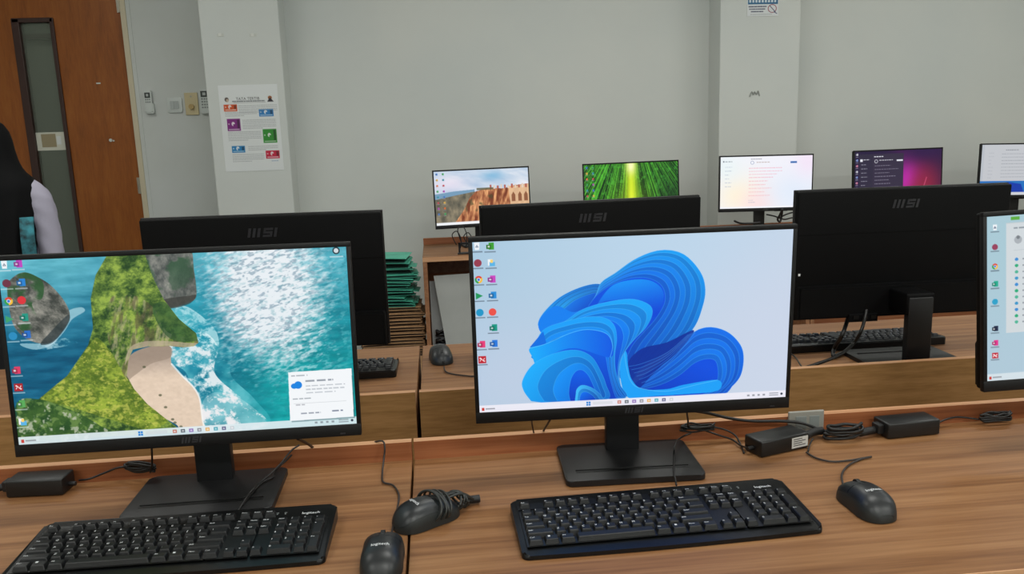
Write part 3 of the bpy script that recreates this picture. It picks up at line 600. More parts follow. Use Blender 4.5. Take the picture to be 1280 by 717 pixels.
# ------------------------------------------------------------------ monitor
SC = {}
def make_monitor(label, q, art, w=.541, h=.32, group=None, zdesk=DK, cat='computer monitor', facing=1, smat=None, led=False, shift=0):
    """q = (x, y, z, yaw, tilt, roll) of the lower middle of the frame plane seen from the room's front; facing=1: display towards -y, -1: towards +y"""
    x,y,z,yaw,tilt,roll = q
    k = w/.541
    rz = yaw if facing == 1 else yaw+PI
    off = Matrix.Rotation(rz,3,'Z') @ Vector((0,-.075 if facing == 1 else -.035,0))
    t = thing('computer_monitor', label, cat, (x-off.x, y-off.y, zdesk+.0006), rz, group)
    if facing == -1: tilt, roll = -tilt, -roll
    P = Matrix.Translation((0, -.075, z+DK-zdesk)) @ Matrix.Rotation(-tilt,4,'X') @ Matrix.Rotation(-roll,4,'Y')
    def part(name, bm, mats, parent=t, smooth=30, M=P):
        o = obj(name, bm, mats, parent, smooth=smooth)
        o.matrix_local = (M if parent is t else Matrix.Identity(4)); return o
    hw = w/2; I4 = Matrix.Identity(4)
    # thin front frame: four bars round the display and a slim shell behind it
    b = BM(); sw = .007*k; tp = .008*k; bt = .020*k; d = .012
    box(b,-hw,hw, 0,d, 0,bt, 0,.0012); box(b,-hw,hw, 0,d, h-tp,h, 0,.0012)
    box(b,-hw,-hw+sw, 0,d, bt-.001,h-tp+.001, 0,.0012); box(b,hw-sw,hw, 0,d, bt-.001,h-tp+.001, 0,.0012)
    box(b,-hw+.003,hw-.003, .004,d, .003,h-.003)
    fr = part('front_frame', b, M_bezel)
    b = BM(); bar_logo(b, .032, -.0001, M=Matrix.Translation((0,0,.006))); part('maker_mark', b, M_logodim, fr, None)
    b = BM(); box(b,-.004,.004,-.0006,0,.0,.0022, M=Matrix.Translation((hw-.03,0,.004))); part('power_light', b, M_led if led else M_logodim, fr, None)
    # rear shell with raised lower housing
    b = BM(); box(b,-hw+.002,hw-.002, d-.002,d+.016, .002,h-.002, 0,.004,3)
    pts = [(-hw*.985,.006),(-hw*.985,h*.26),(-hw*.975,h*.275),(hw*.975,h*.275),(hw*.985,h*.26),(hw*.985,.006)]
    tt = bmesh.new(); lo = [tt.verts.new((px,d+.014,pz)) for px,pz in pts]; hi = [tt.verts.new((px*.985,d+.030,.012+(pz-.012)*.97)) for px,pz in pts]
    tt.faces.new(lo); tt.faces.new(hi[::-1])
    for i in range(6): tt.faces.new([lo[i],hi[i],hi[(i+1)%6],lo[(i+1)%6]])
    bmesh.ops.bevel(tt, geom=[e for e in tt.edges if all(v in hi for v in e.verts)], offset=.004, segments=2, affect='EDGES')
    merge(b, tt)
    box(b,-hw+.002,hw-.002, d+.0155,d+.0168, h*.665,h*.669)
    bk = part('rear_shell', b, M_matte)
    b = BM(); bar_logo(b, .068*k, 0, M=Matrix.Translation((0,d+.0162,h*.845)) @ Matrix.Rotation(PI,4,'Z')); part('maker_mark', b, M_logo, bk, None)
    b = BM(); box(b,.065,.14, d+.022,d+.036, -.004,.016,0,.001)
    for kx in range(3): box(b,.070+kx*.023,.084+kx*.023,d+.0355,d+.0385,.003,.012,1)
    part('port_strip', b, [M_matte, M_slot], bk, None)
    if led:
        b = BM(); box(b, hw-.014,hw-.009, d+.016,d+.0175, h*.355,h*.372); part('inspection_sticker', b, M_led, bk, None)
    # display
    key = art.__name__
    sw_, sh_ = w-2*sw, h-tp-bt
    if (key, round(w,3)) not in SC: SC[(key,round(w,3))] = canvas_mesh('display', art(), sw_, sh_)
    me = SC[(key,round(w,3))]
    o = new_obj('display', me, t, [smat or M_screen]); o.matrix_local = P @ Matrix.Translation((0,.0015,bt))
    # stand
    nt_ = .175; I4 = Matrix.Translation((shift,0,0))
    b = BM()
    box(b,-.031,.031,.030,.052,.008,nt_,0,.003,3);
    part('neck', b, M_black, M=I4)
    b = BM(); box(b,-.036,.036,-.032,.050,nt_-.045,nt_+.01,0,.006,3); part('hinge_block', b, M_matte, M=I4)
    b = BM(); prism(b, rrect(-.121,.121,-.098,.069,.012,6), .001,.011,0,.002,3)
    bs = part('stand_base', b, M_black, M=I4)
    b = BM(); box(b,-.100,.100,-.064,-.056,.0108,.0114,0); box(b,-.100,.100,-.0555,-.0535,.011,.0128,1,.0004,1)
    part('slot', b, [M_slot, M_black], bs, None)
    for sx in (-.1,.1):
        for sy in (-.08,.055):
            b = BM(); cyl(b,(sx,sy,0),(sx,sy,.002),.008,12); part('rubber_foot', b, M_rubber, bs, None)
    return t

# ------------------------------------------------------------------ keyboard
U_ = .019
def key_layout():
    K = []
    def row(y, x, items, h=1):
        for it in items:
            if isinstance(it, (int, float)): x += it; continue
            s, w = it if isinstance(it, tuple) else (it, 1)
            K.append((s, x, y, w, h)); x += w
    ry = [.0525, .0265, .0075, -.0115, -.0305, -.0495]
    row(ry[0],0,['Esc',1,'F1','F2','F3','F4',.5,'F5','F6','F7','F8',.5,'F9','F10','F11','F12',.25,'PrtSc','ScrLk','Pause'])
    row(ry[1],0,list('`1234567890-=')+[('Back',2),.25,'Ins','Home','PgUp',.25,'Num','/','*','-'])
    row(ry[2],0,[('Tab',1.5)]+list('QWERTYUIOP[]')+[('\\',1.5),.25,'Del','End','PgDn',.25,'7','8','9'])
    row(ry[3],0,[('Caps',1.75)]+list("ASDFGHJKL;'")+[('Enter',2.25),3.5,'4','5','6'])
    row(ry[4],0,[('Shift',2.25)]+list('ZXCVBNM,./')+[('Shift',2.75),1.25,'^',1.25,'1','2','3'])
    row(ry[5],0,[('Ctrl',1.25),('Win',1.25),('Alt',1.25),('',6.25),('Alt',1.25),('Win',1.25),('Menu',1.25),('Ctrl',1.25),.25,'<','v','>',.25,('0',2),'.'])
    K.append(('+',21.5,(ry[2]+ry[3])/2,1,2)); K.append(('Ent',21.5,(ry[4]+ry[5])/2,1,2))
    return K
KL = key_layout()
texts([('k'+s, s, .0056 if len(s) == 1 else .0040) for s in sorted({k[0] for k in KL if k[0]})]
      + [('logi','logitech',.0105),('tata','TATA TERTIB',.040),('tata2','LABORATORIUM KOMPUTER',.017)])
def zdeck(y): return .0095+(y+.0775)/.155*.0105
def make_keyboard(label, loc, rz, group):
    t = thing('keyboard', label, 'keyboard', loc, rz, group)
    out = []
    for p in rrect(-.225,.225,-.0775,.0775,.011,6):
        out.append(p)
    # bow the front edge slightly
    pts = []
    for i,p in enumerate(out):
        pts.append(p)
        q = out[(i+1)%len(out)]
        if p[1] < -.077 and q[1] < -.077 and abs(p[0]-q[0]) > .2:
            for j in range(1,12): 
                u = j/12; pts.append((p[0]*(1-u)+q[0]*u, -.0775-.0045*math.sin(PI*u)))
    b = BM(); prism(b, pts, .0, 0, 0, .0045, 4, zt=lambda x,y: zdeck(y)-(.003 if y < -.07 else 0))
    body = obj('case', b, M_kbody, t, smooth=40)
    sl = math.atan(.0105/.155)
    b = BM()
    for x0,x1,y0,y1 in ((-.2155,.0515,-.0605,.0375),(-.2155,.1105,.0435,.0615),(.0545,.1130,-.0605,.0375),(.1165,.2145,-.0605,.0375)):
        box(b, x0,x1,y0,y1, -.0003,.0006, 0, M=Matrix.Translation((0,0,zdeck(0))) @ Matrix.Rotation(sl,4,'X'))
    obj('key_bed', b, M_slot, t)
    for s,x,y,w,h in KL:
        cx = -.2137+(x+w/2)*U_; W = w*U_/2-.0011; Hh = (h*U_/2-.0012)*(.78 if y > .05 else 1); kh = .0072
        b = BM(); tt = bmesh.new()
        lo = [tt.verts.new((a*W,c_*Hh,0)) for a,c_ in ((-1,-1),(1,-1),(1,1),(-1,1))]
        hi = [tt.verts.new((a*(W-.0022),c_*(Hh-.0022)+.0007,kh-(.0004 if c_>0 else 0))) for a,c_ in ((-1,-1),(1,-1),(1,1),(-1,1))]
        tt.faces.new(lo[::-1]); tt.faces.new(hi)
        for i in range(4): tt.faces.new([lo[i],lo[(i+1)%4],hi[(i+1)%4],hi[i]])
        bmesh.ops.bevel(tt, geom=[e for e in tt.edges if not all(v in lo for v in e.verts)], offset=.0008, segments=1, affect='EDGES')
        merge(b, tt)
        if s:
            tw = max(v[0] for v in TX['k'+s][0])
            ox = -W+.0030+tw; oy = Hh-.0058
            if s == 'Win':
                for dx in (0,.0018):
                    for dy in (0,.0018): box(b, ox+dx-.001,ox+dx+.0004,oy+dy-.001,oy+dy+.0004,kh-.0003,kh+.00015,1)
            else: put_text(b, 'k'+s, lambda px,py: (px+ox,py+oy,kh+.00012), 1)
        o = obj('key', b, [M_key, M_white], t, loc=(cx, y, zdeck(y)), rot=(sl,0,0))
    b = BM(); put_text(b, 'logi', lambda px,py: (px*.85+.186, py*.85+.0535, zdeck(py*.85+.0535)+.0002)); obj('maker_mark', b, M_white, t)
    b = BM()
    for kx in range(3):
        xx = .121+kx*.0125; box(b, xx-.001,xx+.001,.054,.056,zdeck(.055)-.0002,zdeck(.055)+.0004); box(b, xx-.002,xx+.002,.0585,.0597,zdeck(.059)-.0002,zdeck(.059)+.0003)
    obj('indicator_light', b, M_btn, t)
    return t

# ------------------------------------------------------------------ mouse
ML, MW, MH = .113, .062, .037
def m_w(t): return MW/2*max(1-abs(t)**2.9,0)**.42*(1-.05*math.cos(t*PI*1.2))
def m_h(t):
    if t > -.2: return MH*(1-((t+.2)/1.2)**2*.55)*max(1-max(t,0)**7,0)**.45
    return MH*max(1-((-.2-t)/.8)**2.5,0)**.55
def m_pt(t, a, s=1.0):
    ca, sa = math.cos(a), math.sin(a)
    return Vector((m_w(t)*s*math.copysign(abs(ca)**.8, ca), t*ML/2*(1+(s-1)*.6), .0015+m_h(t)*s*abs(sa)**.72))
def m_top(x, y):
    t = y/(ML/2); w = m_w(t); ca = min(abs(x)/max(w,1e-4),1)**(1/.8); sa = math.sqrt(1-ca*ca); return .0015+m_h(t)*sa**.72
def m_patch(t0,t1,a0,a1,s=1.022,nt=16,na=14):
    b = BM(); G = []
    for i in range(nt+1):
        t = t0+(t1-t0)*i/nt; G.append([b.verts.new(m_pt(t,a0+(a1-a0)*j/na,s)) for j in range(na+1)])
    for i in range(nt):
        for j in range(na): b.faces.new([G[i][j],G[i+1][j],G[i+1][j+1],G[i][j+1]])
    rim = [(t0+(t1-t0)*i/nt,a0,G[i][0]) for i in range(nt+1)]+[(t1,a0+(a1-a0)*j/na,G[nt][j]) for j in range(1,na+1)]+[(t0+(t1-t0)*i/nt,a1,G[i][na]) for i in range(nt-1,-1,-1)]+[(t0,a0+(a1-a0)*j/na,G[0][j]) for j in range(na-1,0,-1)]
    inn = [b.verts.new(m_pt(t,a,.965)) for t,a,_ in rim]
    for k in range(len(rim)): b.faces.new([rim[k][2],rim[(k+1)%len(rim)][2],inn[(k+1)%len(rim)],inn[k]])
    return b
def make_mouse(label, loc, rz, group):
    t = thing('computer_mouse', label, 'computer mouse', loc, rz, group)
    b = BM(); rings = []; N = 30
    for i in range(31):
        tt = -1+2*i/30; tt = max(min(math.sin(tt*PI/2),.9995),-.9995)
        rg = [m_pt(tt, PI*k/N) for k in range(N+1)]; w = m_w(tt)
        rg += [Vector((-w+2*w*k/8, tt*ML/2, .0008)) for k in range(0,9)]
        rings.append(rg)
    loft(b, rings); obj('body', b, M_mside, t, smooth=50)
    A0, A1 = math.radians(30), math.radians(150); H_ = PI/2
    obj('palm_shell', m_patch(-.955,.14,A0,A1,nt=26,na=22), M_mshell, t, smooth=45)
    obj('button', m_patch(.155,.955,A0,H_-.09), M_mshell, t, smooth=45)
    obj('button', m_patch(.155,.955,H_+.09,A1), M_mshell, t, smooth=45)
    b = BM(); cyl(b,(-.003,.026,m_top(0,.026)-.006),(.003,.026,m_top(0,.026)-.006),.0095,24); obj('scroll_wheel', b, M_rubber, t, smooth=40)
    b = BM(); cyl(b,(0,ML/2-.004,.009),(0,ML/2+.008,.009),.0038,12,0,.0024); obj('cord_sleeve', b, M_rubber, t, smooth=40)
    b = BM(); put_text(b,'logi',lambda px,py:(px*.78, py*.78-.020, m_top(px*.78,py*.78-.020)*1.022+.0008)); obj('maker_mark', b, M_white, t)
    return t
def local(o, P):
    """room points to the thing's own frame"""
    M = Matrix.LocRotScale(o.location, o.rotation_euler, None).inverted(); return [M @ Vector(p) for p in P]
def cord(name, parent, P, r=.0019, m=None, n=8, loc=True):
    b = BM(); tube(b, local(parent, P) if loc else P, r, n); return obj(name, b, m or M_cord, parent, smooth=180)
def coil(b, c, rx, ry, n, r, rz=0, jig=.004, seed=1, h=.004):
    rd = random.Random(seed); P = []
    for k in range(n*10+1):
        a = 2*PI*k/10; f = 1+rd.uniform(-.12,.12)
        x = rx*f*math.cos(a); y = ry*f*math.sin(a)
        P.append((c[0]+x*math.cos(rz)-y*math.sin(rz), c[1]+x*math.sin(rz)+y*math.cos(rz), c[2]+h*(k/10/n)*2+rd.uniform(0,jig)))
    tube(b, P, r, 7)

# ------------------------------------------------------------------ room
X0, X1, Y0, YD, YW, YP, H = -3.6, 5.2, -2.6, 5.30, 5.10, 4.90, 3.05
b = BM(); box(b,X0,X1,Y0,6.9,-.1,0); struct('floor', b, M_floor)
b = BM(); box(b,X0,X1,Y0,6.9,H,H+.1); struct('ceiling', b, M_ceil)
b = BM(); box(b,X0-.1,X0,Y0,6.9,0,H); struct('wall_left', b, M_wall)
b = BM(); box(b,X1,X1+.1,Y0,6.9,0,H); struct('wall_right', b, M_wall)
b = BM(); box(b,X0,X1,Y0-.1,Y0,0,H); struct('wall_front', b, M_wall)
DX0, DX1, DH = -2.74, -1.835, 2.42
b = BM()   # back wall, door bay with opening, main run
box(b,DX1+.055,-.9,YD,YD+.12,0,H); box(b,X0,DX0-.055,YD,YD+.12,0,H); box(b,DX0-.055,DX1+.055,YD,YD+.12,DH+.055,H)
struct('wall_back_bay', b, M_wall2)
b = BM(); box(b,-.85,X1,YW,YW+.12,0,H); struct('wall_back', b, M_wall)
b = BM(); box(b,-1.275,-.835,YP,YD+.02,0,H,0,.006,2); struct('wall_pillar_left', b, M_wall)
b = BM(); box(b,1.755,2.255,YP,YW+.02,0,H,0,.006,2); struct('wall_pillar_right', b, M_wall)
b = BM(); box(b,X0,X1,6.8,6.9,0,H); box(b,X0,X1,YD+.12,6.8,2.66,2.70); struct('wall_corridor', b, M_corr)
b = BM(); box(b,X0,DX1+.8,6.74,6.8,2.2,2.24); struct('trim_1', b, M_darkframe)
# door
b = BM()
for x0,x1,z0,z1 in ((DX1,DX1+.032,0,DH+.032),(DX0-.032,DX0,0,DH+.032),(DX0,DX1,DH,DH+.032)): box(b,x0,x1,YD-.012,YD+.12,z0,z1,0,.003)
for x0,x1 in ((DX1+.032,DX1+.0555),(DX0-.0555,DX0-.032)): box(b,x0,x1,YD-.004,YD+.12,0,DH+.055,1)
box(b,DX0-.032,DX1+.032,YD-.004,YD+.12,DH+.032,DH+.055,1)
struct('trim_2', b, [M_doorframe, M_wall2])
door = bpy.data.objects.new('door_1', None); C.objects.link(door); door['kind'] = 'structure'
GX0, GX1, GZ0, GZ1 = -2.47, -2.235, .45, 2.135
b = BM(); y0,y1 = YD+.01,YD+.05
box(b,DX0,GX0,y0,y1,.008,DH); box(b,GX1,DX1-.003,y0,y1,.008,DH); box(b,GX0,GX1,y0,y1,.008,GZ0); box(b,GX0,GX1,y0,y1,GZ1,DH)
obj('door_leaf', b, M_door, door)
b = BM(); f = .028; y0,y1 = YD-.002,YD+.058
box(b,GX0-.004,GX0+f+.012,y0,y1,GZ0,GZ1,0,.003); box(b,GX1-f+.008,GX1+.004,y0,y1,GZ0,GZ1,0,.003); box(b,GX0,GX1,y0,y1,GZ0-.004,GZ0+f,0,.003); box(b,GX0,GX1,y0,y1,GZ1-f+.005,GZ1+.004,0,.003)
fr = obj('vision_panel_frame', b, M_darkframe, door)
b = BM(); box(b,GX0+.02,GX1-.01,YD+.026,YD+.032,GZ0+.02,GZ1-.015); obj('glass_pane', b, M_glass, door)
for hz in (2.21,1.10+.02):
    b = BM(); cyl(b,(DX1-.006,YD-.004,hz-.05),(DX1-.006,YD-.004,hz+.05),.006,12); box(b,DX1-.022,DX1-.006,YD+.004,YD+.011,hz-.05,hz+.05); obj('hinge', b, M_steel, door)
b = BM(); box(b,-2.03,-2.005,YD+.007,YD+.0105,1.745,1.753); obj('tape_mark', b, M_tape, door)
b = BM(); cyl(b,(-1.985,YD+.004,1.405),(-1.985,YD+.0105,1.405),.010,12); cyl(b,(-1.968,YD+.004,1.401),(-1.968,YD+.0105,1.401),.005,10); obj('screw_plug', b, M_tape, door)
b = BM(); box(b,-2.69,-2.66,YD-.05,YD+.012,1.03,1.05,0,.004); box(b,-2.69,-2.56,YD-.062,YD-.046,1.028,1.052,0,.006); obj('door_handle', b, M_steel, door)
b = BM(); box(b,-2.435,-2.262,YD+.0225,YD+.0255,1.355,1.465,0); box(b,-2.40,-2.315,YD+.021,YD+.0226,1.375,1.455,1)
box(b,-2.31,-2.285,YD+.021,YD+.0226,1.39,1.44,2)
tag(obj('door_notice', b, [mat('notice_paper',(204,204,190),.7), mat('notice_stain',(150,138,108),.7), M_paper]), 'pale paper notice taped on the narrow glass pane of the door', 'notice')

# remotes and switches on the bay wall
def remote(label, x, z, cradle, h=.135, w=.045):
    t = thing('remote_control', label, 'remote control', (x,YD,z))
    if cradle:
        b = BM(); prism(b, rrect(-w/2-.003,w/2+.003,0,h*.45,.006), 0,.026,0,.003,2, M=Matrix.Translation((.004,0,-.004)) @ Matrix.Rotation(PI/2,4,'X')); obj('wall_cradle', b, M_plateW, t, smooth=30)
    b = BM(); prism(b, rrect(-w/2,w/2,.004,h,.008), .006 if cradle else 0,.024+(.006 if cradle else 0),0,.004,3, M=Matrix.Rotation(PI/2,4,'X')); obj('case', b, M_plateW, t, smooth=30)
    y = -.030 if cradle else -.024
    b = BM(); box(b,-w*.36,w*.36,y-.001,y+.002,h*.66,h*.90); sc = obj('screen', b, M_lcd, t)
    b = BM(); box(b,-w*.16,w*.14,y-.0015,y,h*.73,h*.84); obj('screen_digits', b, M_btnw, sc)
    b = BM()
    for i in range(3):
        for j in range(4 if not cradle else 2): box(b,-w*.34+i*w*.25,-w*.34+i*w*.25+w*.17,y-.002,y+.002,h*.56-j*h*.11,h*.62-j*h*.11,0,.001)
    obj('button_pad', b, M_btn, t)
    return t
remote('white remote control in a wall cradle nearest the door frame', -1.725, 1.562, True)
remote('white remote control half hidden by the pillar, beside the cream plate', -1.388, 1.545, False, .155, .060)
t = thing('wall_switch', 'white rocker switch with rounded corners between remote and cream plate', 'light switch', (-1.575,YD,1.56))
b = BM(); prism(b, rrect(-.045,.045,0,.092,.012), 0,.010,0,.003,3, M=Matrix.Rotation(PI/2,4,'X')); obj('face_plate', b, M_plateW, t, smooth=30)
for kx in (-.014,.014):
    b = BM(); box(b,kx-.012,kx+.012,-.0135,-.009,.022,.070,0,.0015); obj('rocker', b, M_btnw, t)
t = thing('dimmer_switch', 'cream wall plate with a round knob beside the white rocker switch', 'dimmer switch', (-1.473,YD,1.542))
b = BM(); box(b,-.040,.040,-.009,0,0,.135,0,.003); obj('face_plate', b, M_plateC, t)
b = BM(); cyl(b,(0,-.024,.05),(0,-.008,.05),.016,24); obj('knob', b, mat('knob_ochre',(176,150,96),.4), t, smooth=40)
b = BM(); cyl(b,(0,-.0105,.112),(0,-.009,.112),.006,14); obj('screw', b, M_steel, t)
# grubby patches under the switches
def wall_mark(name, label, x0,x1,z0,z1,y,m):
    b = BM(); rd = random.Random(int(abs(x0)*1000)); cx,cz=(x0+x1)/2,(z0+z1)/2; n=18
    v = [b.verts.new((cx+(x1-x0)/2*math.cos(2*PI*k/n)*rd.uniform(.75,1.1), y, cz+(z1-z0)/2*math.sin(2*PI*k/n)*rd.uniform(.75,1.1))) for k in range(n)]
    b.faces.new(v); e = bmesh.ops.extrude_face_region(b, geom=list(b.faces)); 
    for q in e['geom']:
        if isinstance(q, bmesh.types.BMVert): q.co.y += .002
    tag(obj(name, b, m), label, 'wall mark')
# peeled paint mark on the right pillar
t = thing('peel_mark', 'small pale peeling mark halfway up the right pillar', 'adhesive mark', (1.975,YP,1.535))
b = BM(); tube(b,[(-.030,-.002,0),(-.018,-.003,.030),(-.006,-.002,.012),(.0,-.002,.030),(.012,-.003,.014),(.022,-.003,.034),(.032,-.002,.004)],.0035,6); obj('strip', b, mat('peel_grey',(150,154,148),.6), t)
for xx,zz,l in ((-1.165,1.963,'left'),(-.985,1.958,'right')):
    b = BM(); box(b,xx-.020,xx+.018,YP-.0015,YP,zz-.006,zz+.010,0); box(b,xx-.012,xx+.004,YP-.0025,YP-.001,zz-.004,zz+.012,1)
    tag(obj('tape_remnant', b, [M_tape, mat('tape_remnant_bright_'+l,(214,216,210),.5)]), f'{l}most of two small tape remnants high on the pillar above the rules poster', 'tape')

# rules poster
def art_poster():
    c = Canvas(150, 222, (218,222,222))
    cols = [((.07,.22,.295,.30),(206,82,36)),((.655,.285,.90,.37),(44,124,188)),((.10,.385,.325,.525),(124,34,124)),((.69,.515,.925,.675),(46,140,46)),((.14,.70,.365,.78),(34,126,184)),((.71,.765,.945,.86),(196,28,62))]
    for k,((u0,v0,u1,v1),cc) in enumerate(cols):
        c.rect(u0,v0,u1,v1,cc); d = tuple(int(x*.55) for x in cc); c.rect(u0+.02,v1-.022,u1-.02,v1-.012,(235,235,235),.7)
        uc, vc = (u0+u1)/2,(v0+v1)/2; c.disc(uc-.01,vc-.01,.028,.024,(236,236,236),.9); c.rect(uc-.012,vc-.01,uc+.03,vc+.02,cc); c.rect(u1-.055,v0+.012,u1-.015,v1-.028,d,.9); c.disc(u0+.03,vc-.01,.012,.009,(236,236,236),.7)
    rows = [(.32,.97,.235,5),(.08,.62,.31,3),(.36,.93,.40,6),(.10,.66,.535,6),(.42,.93,.71,3),(.14,.68,.80,5)]
    for k,(u0,u1,v,n) in enumerate(rows):
        for j in range(n): c.dash(u0, v+j*.0195, (u1-u0)*(1 if j<n-1 else .6), (120,124,128), .007, .55, k*20+j)
    c.disc(.13,.165,.035,.026,(90,80,76)); c.disc(.14,.175,.02,.02,(190,170,150)); c.disc(.86,.155,.035,.022,(150,90,50)); c.poly([(.81,.20),(.86,.15),(.92,.20)],(40,34,44))
    c.dash(.22,.183,.55,(50,54,60),.010,.85,99); c.rect(.24,.205,.78,.208,(60,60,60)); c.dash(.80,.885,.12,(60,110,170),.008,.7,5)
    return c
t = thing('rules_poster', 'white notice poster with six coloured tiles on the left pillar', 'poster', (-1.042,YP,1.196))
b = BM(); box(b,-.167,.167,-.0012,0,.0,.492); obj('sheet', b, M_paper, t)
o = new_obj('printed_face', canvas_mesh('printed_face', art_poster(), .332, .490), t, [M_print], (0,-.0016,.001))
b = BM(); put_text(b,'tata',lambda px,py:(px*.56-.005,-.0021,py*.56+.413)); obj('heading', b, M_stickertx, t)
# small sign high on the right pillar
def art_sign():
    c = Canvas(120, 110, (214,218,220)); c.rect(.02,0,.98,.58,(36,100,140)); 
    for k in range(9): c.rect(.06+k*.10,.36,.12+k*.10,.52,(220,228,232),.9)
    for j,(a,w_) in enumerate(((.04,.58),(.06,.52),(.12,.40))): c.dash(a,.64+j*.09,w_,(56,60,84),.045,.9,j)
    th = [(.80+.13*math.cos(x*PI/12),.74+.14*math.sin(x*PI/12)) for x in range(25)]; c.line(th,3,(150,80,90),1); c.line([(.72,.64),(.90,.86)],3,(80,80,110),1); c.line([(.86,.86),(.95,.92)],3,(70,80,110),1)
    c.dash(.10,.93,.7,(120,130,126),.02,.8,6); return c
t = thing('small_sign', 'small blue and white prohibition sign at the top of the right pillar', 'sign', (2.016,YP,2.005))
b = BM(); box(b,-.098,.098,-.0015,0,0,.165); obj('sheet', b, M_paper, t)
new_obj('printed_face', canvas_mesh('printed_face', art_sign(), .192, .160), t, [M_print], (0,-.0022,.003))

# ------------------------------------------------------------------ desks
def desk(label, x0, x1, y0, y1, group=None, yl=.018):
    """sitting side is the side away from the raised back board"""
    cx = (x0+x1)/2; t = thing('desk', label, 'desk', (cx,(y0+y1)/2,0), 0, group); w = (x1-x0)/2; d = abs(y1-y0)/2
    s = 1 if y1 > y0 else -1           # back board on the +y (s=1) or -y side
    b = BM(); box(b,-w,w,-d,d,DK-.025,DK,0,.0012,1); tp = obj('tabletop', b, M_desk, t)
    b = BM(); box(b,-w,w,*(sorted((-s*(d+.0018),-s*d))),DK-.0245,DK-.0005); obj('edge_band', b, M_edge, tp)
    yb = sorted((s*d, s*(d+yl)))
    b = BM(); tt = bmesh.new(); box(tt,-w,w,yb[0],yb[1],.12,DK+.0355)
    merge(b, tt)
    for f in b.faces:
        n = f.normal if f.normal.length else None
    b.normal_update()
    for f in b.faces:
        c_ = f.calc_center_median()
        if c_.z > DK+.035: f.material_index = 1
        elif abs(c_.y-s*(d+yl)) < .002: f.material_index = 2
    obj('back_board', b, [M_lip, M_edge, M_back], t)
    for sx in (-1,1):
        b = BM(); xx = sorted((sx*w, sx*(w-.022))); box(b,xx[0],xx[1],-d+.02*0+ (0),d,0,DK-.0255,0,.001,1); obj('side_panel', b, M_side, t)
    b = BM(); yr = s*(d-.03); box(b,-w+.023,w-.023,min(yr,yr-s*.016),max(yr,yr-s*.016),DK-.16,DK-.026); obj('rear_rail', b, M_side, t)
    return t
desk('wooden desk at the front left, under the monitor with the cliff beach picture', -2.06, -.0672, .925, 1.447)
desk('wooden desk at the front right, under the monitor with blue ribbon folds', -.0632, 2.14, .925, 1.447)
desk('second row wooden desk on the left, seen from behind its dark back panel', -2.06, -.0665, 2.303, 1.768)
desk('second row wooden desk on the right, behind the blue ribbon monitor', -.0575, 2.14, 2.303, 1.768)
desk('wall desk with open front and pale boards leaning underneath', -.080, 2.0, 4.12, 4.64)
desk('wall desk farthest right, under the monitor with purple and red glow', 2.004, 4.2, 4.12, 4.64)
t = thing('desk_socket', 'pale grey socket box on the back lip behind the right power adapters', 'power socket', (.700,1.447,DK+.0005))
b = BM(); box(b,-.036,.036,-.006,0,.001,.046,0,.002); obj('face_plate', b, M_sock, t)
b = BM(); box(b,-.022,.0,-.0068,-.0055,.010,.036,0,.0008); box(b,.006,.026,-.0068,-.0055,.010,.036,0,.0008); obj('insert', b, M_btn, t)

# ------------------------------------------------------------------ monitors
GF = 'monitors on the front desks'; GB = 'monitors seen from behind on the second row'; GW = 'monitors on the wall desks'
make_monitor('front left monitor showing a green cliff, beach and turquoise sea', (-0.4108, 1.2811, 0.1161, 0.0118, 0.0472, -0.0055), art_beach, group=GF)
make_monitor('large front monitor in the middle showing blue ribbon folds on pale blue', (0.3202, 1.2927, 0.1140, -0.0418, -0.0470, 0.0014), art_ribbons, group=GF)
make_monitor('front monitor cut by the right edge showing a pale settings list', (1.2250, 1.2717, 0.1248, -0.0811, 0.0654, 0.0378), art_settings, group=GF, shift=.045)
mBL = make_monitor('black monitor seen from behind, beyond the cliff beach monitor', (-0.4063, 1.9254, 0.1029, -0.0202, -0.0500, -0.0040), art_far, .5572, .3296, GB, facing=-1)
mBC = make_monitor('black monitor seen from behind, just above the blue ribbon monitor', (0.3866, 1.9638, 0.1007, 0.0259, -0.0500, 0.0069), art_far, .5572, .3296, GB, facing=-1)
mBR = make_monitor('black monitor seen from behind with its stand visible, at right', (1.1637, 1.9021, 0.1070, -0.0092, -0.0246, -0.0028), art_far, .5572, .3296, GB, facing=-1, led=True)
make_monitor('wall desk monitor showing an orange canyon town under clouds', (0.2634, 4.4502, 0.1091, 0.1316, 0.0531, 0.0057), art_canyon, group=GW)
make_monitor('wall desk monitor showing a green bamboo grove with a yellow path', (1.0866, 4.4007, 0.1155, -0.0063, 0.0499, 0.0083), art_bamboo, group=GW)
make_monitor('wall desk monitor showing a near white page, in front of the pillar', (1.8852, 4.4758, 0.1240, -0.0689, 0.0287, -0.0095), art_pale, group=GW)
make_monitor('wall desk monitor showing a dark settings window and magenta glow', (2.6683, 4.4531, 0.1308, 0.0068, 0.0484, 0.0030), art_dusk, group=GW)
make_monitor('wall desk monitor cut by the right edge showing a grey list over blue', (3.4500, 4.4500, 0.1380, -0.1300, 0.0350, -0.0200), art_grey, group=GW, smat=M_screendim)

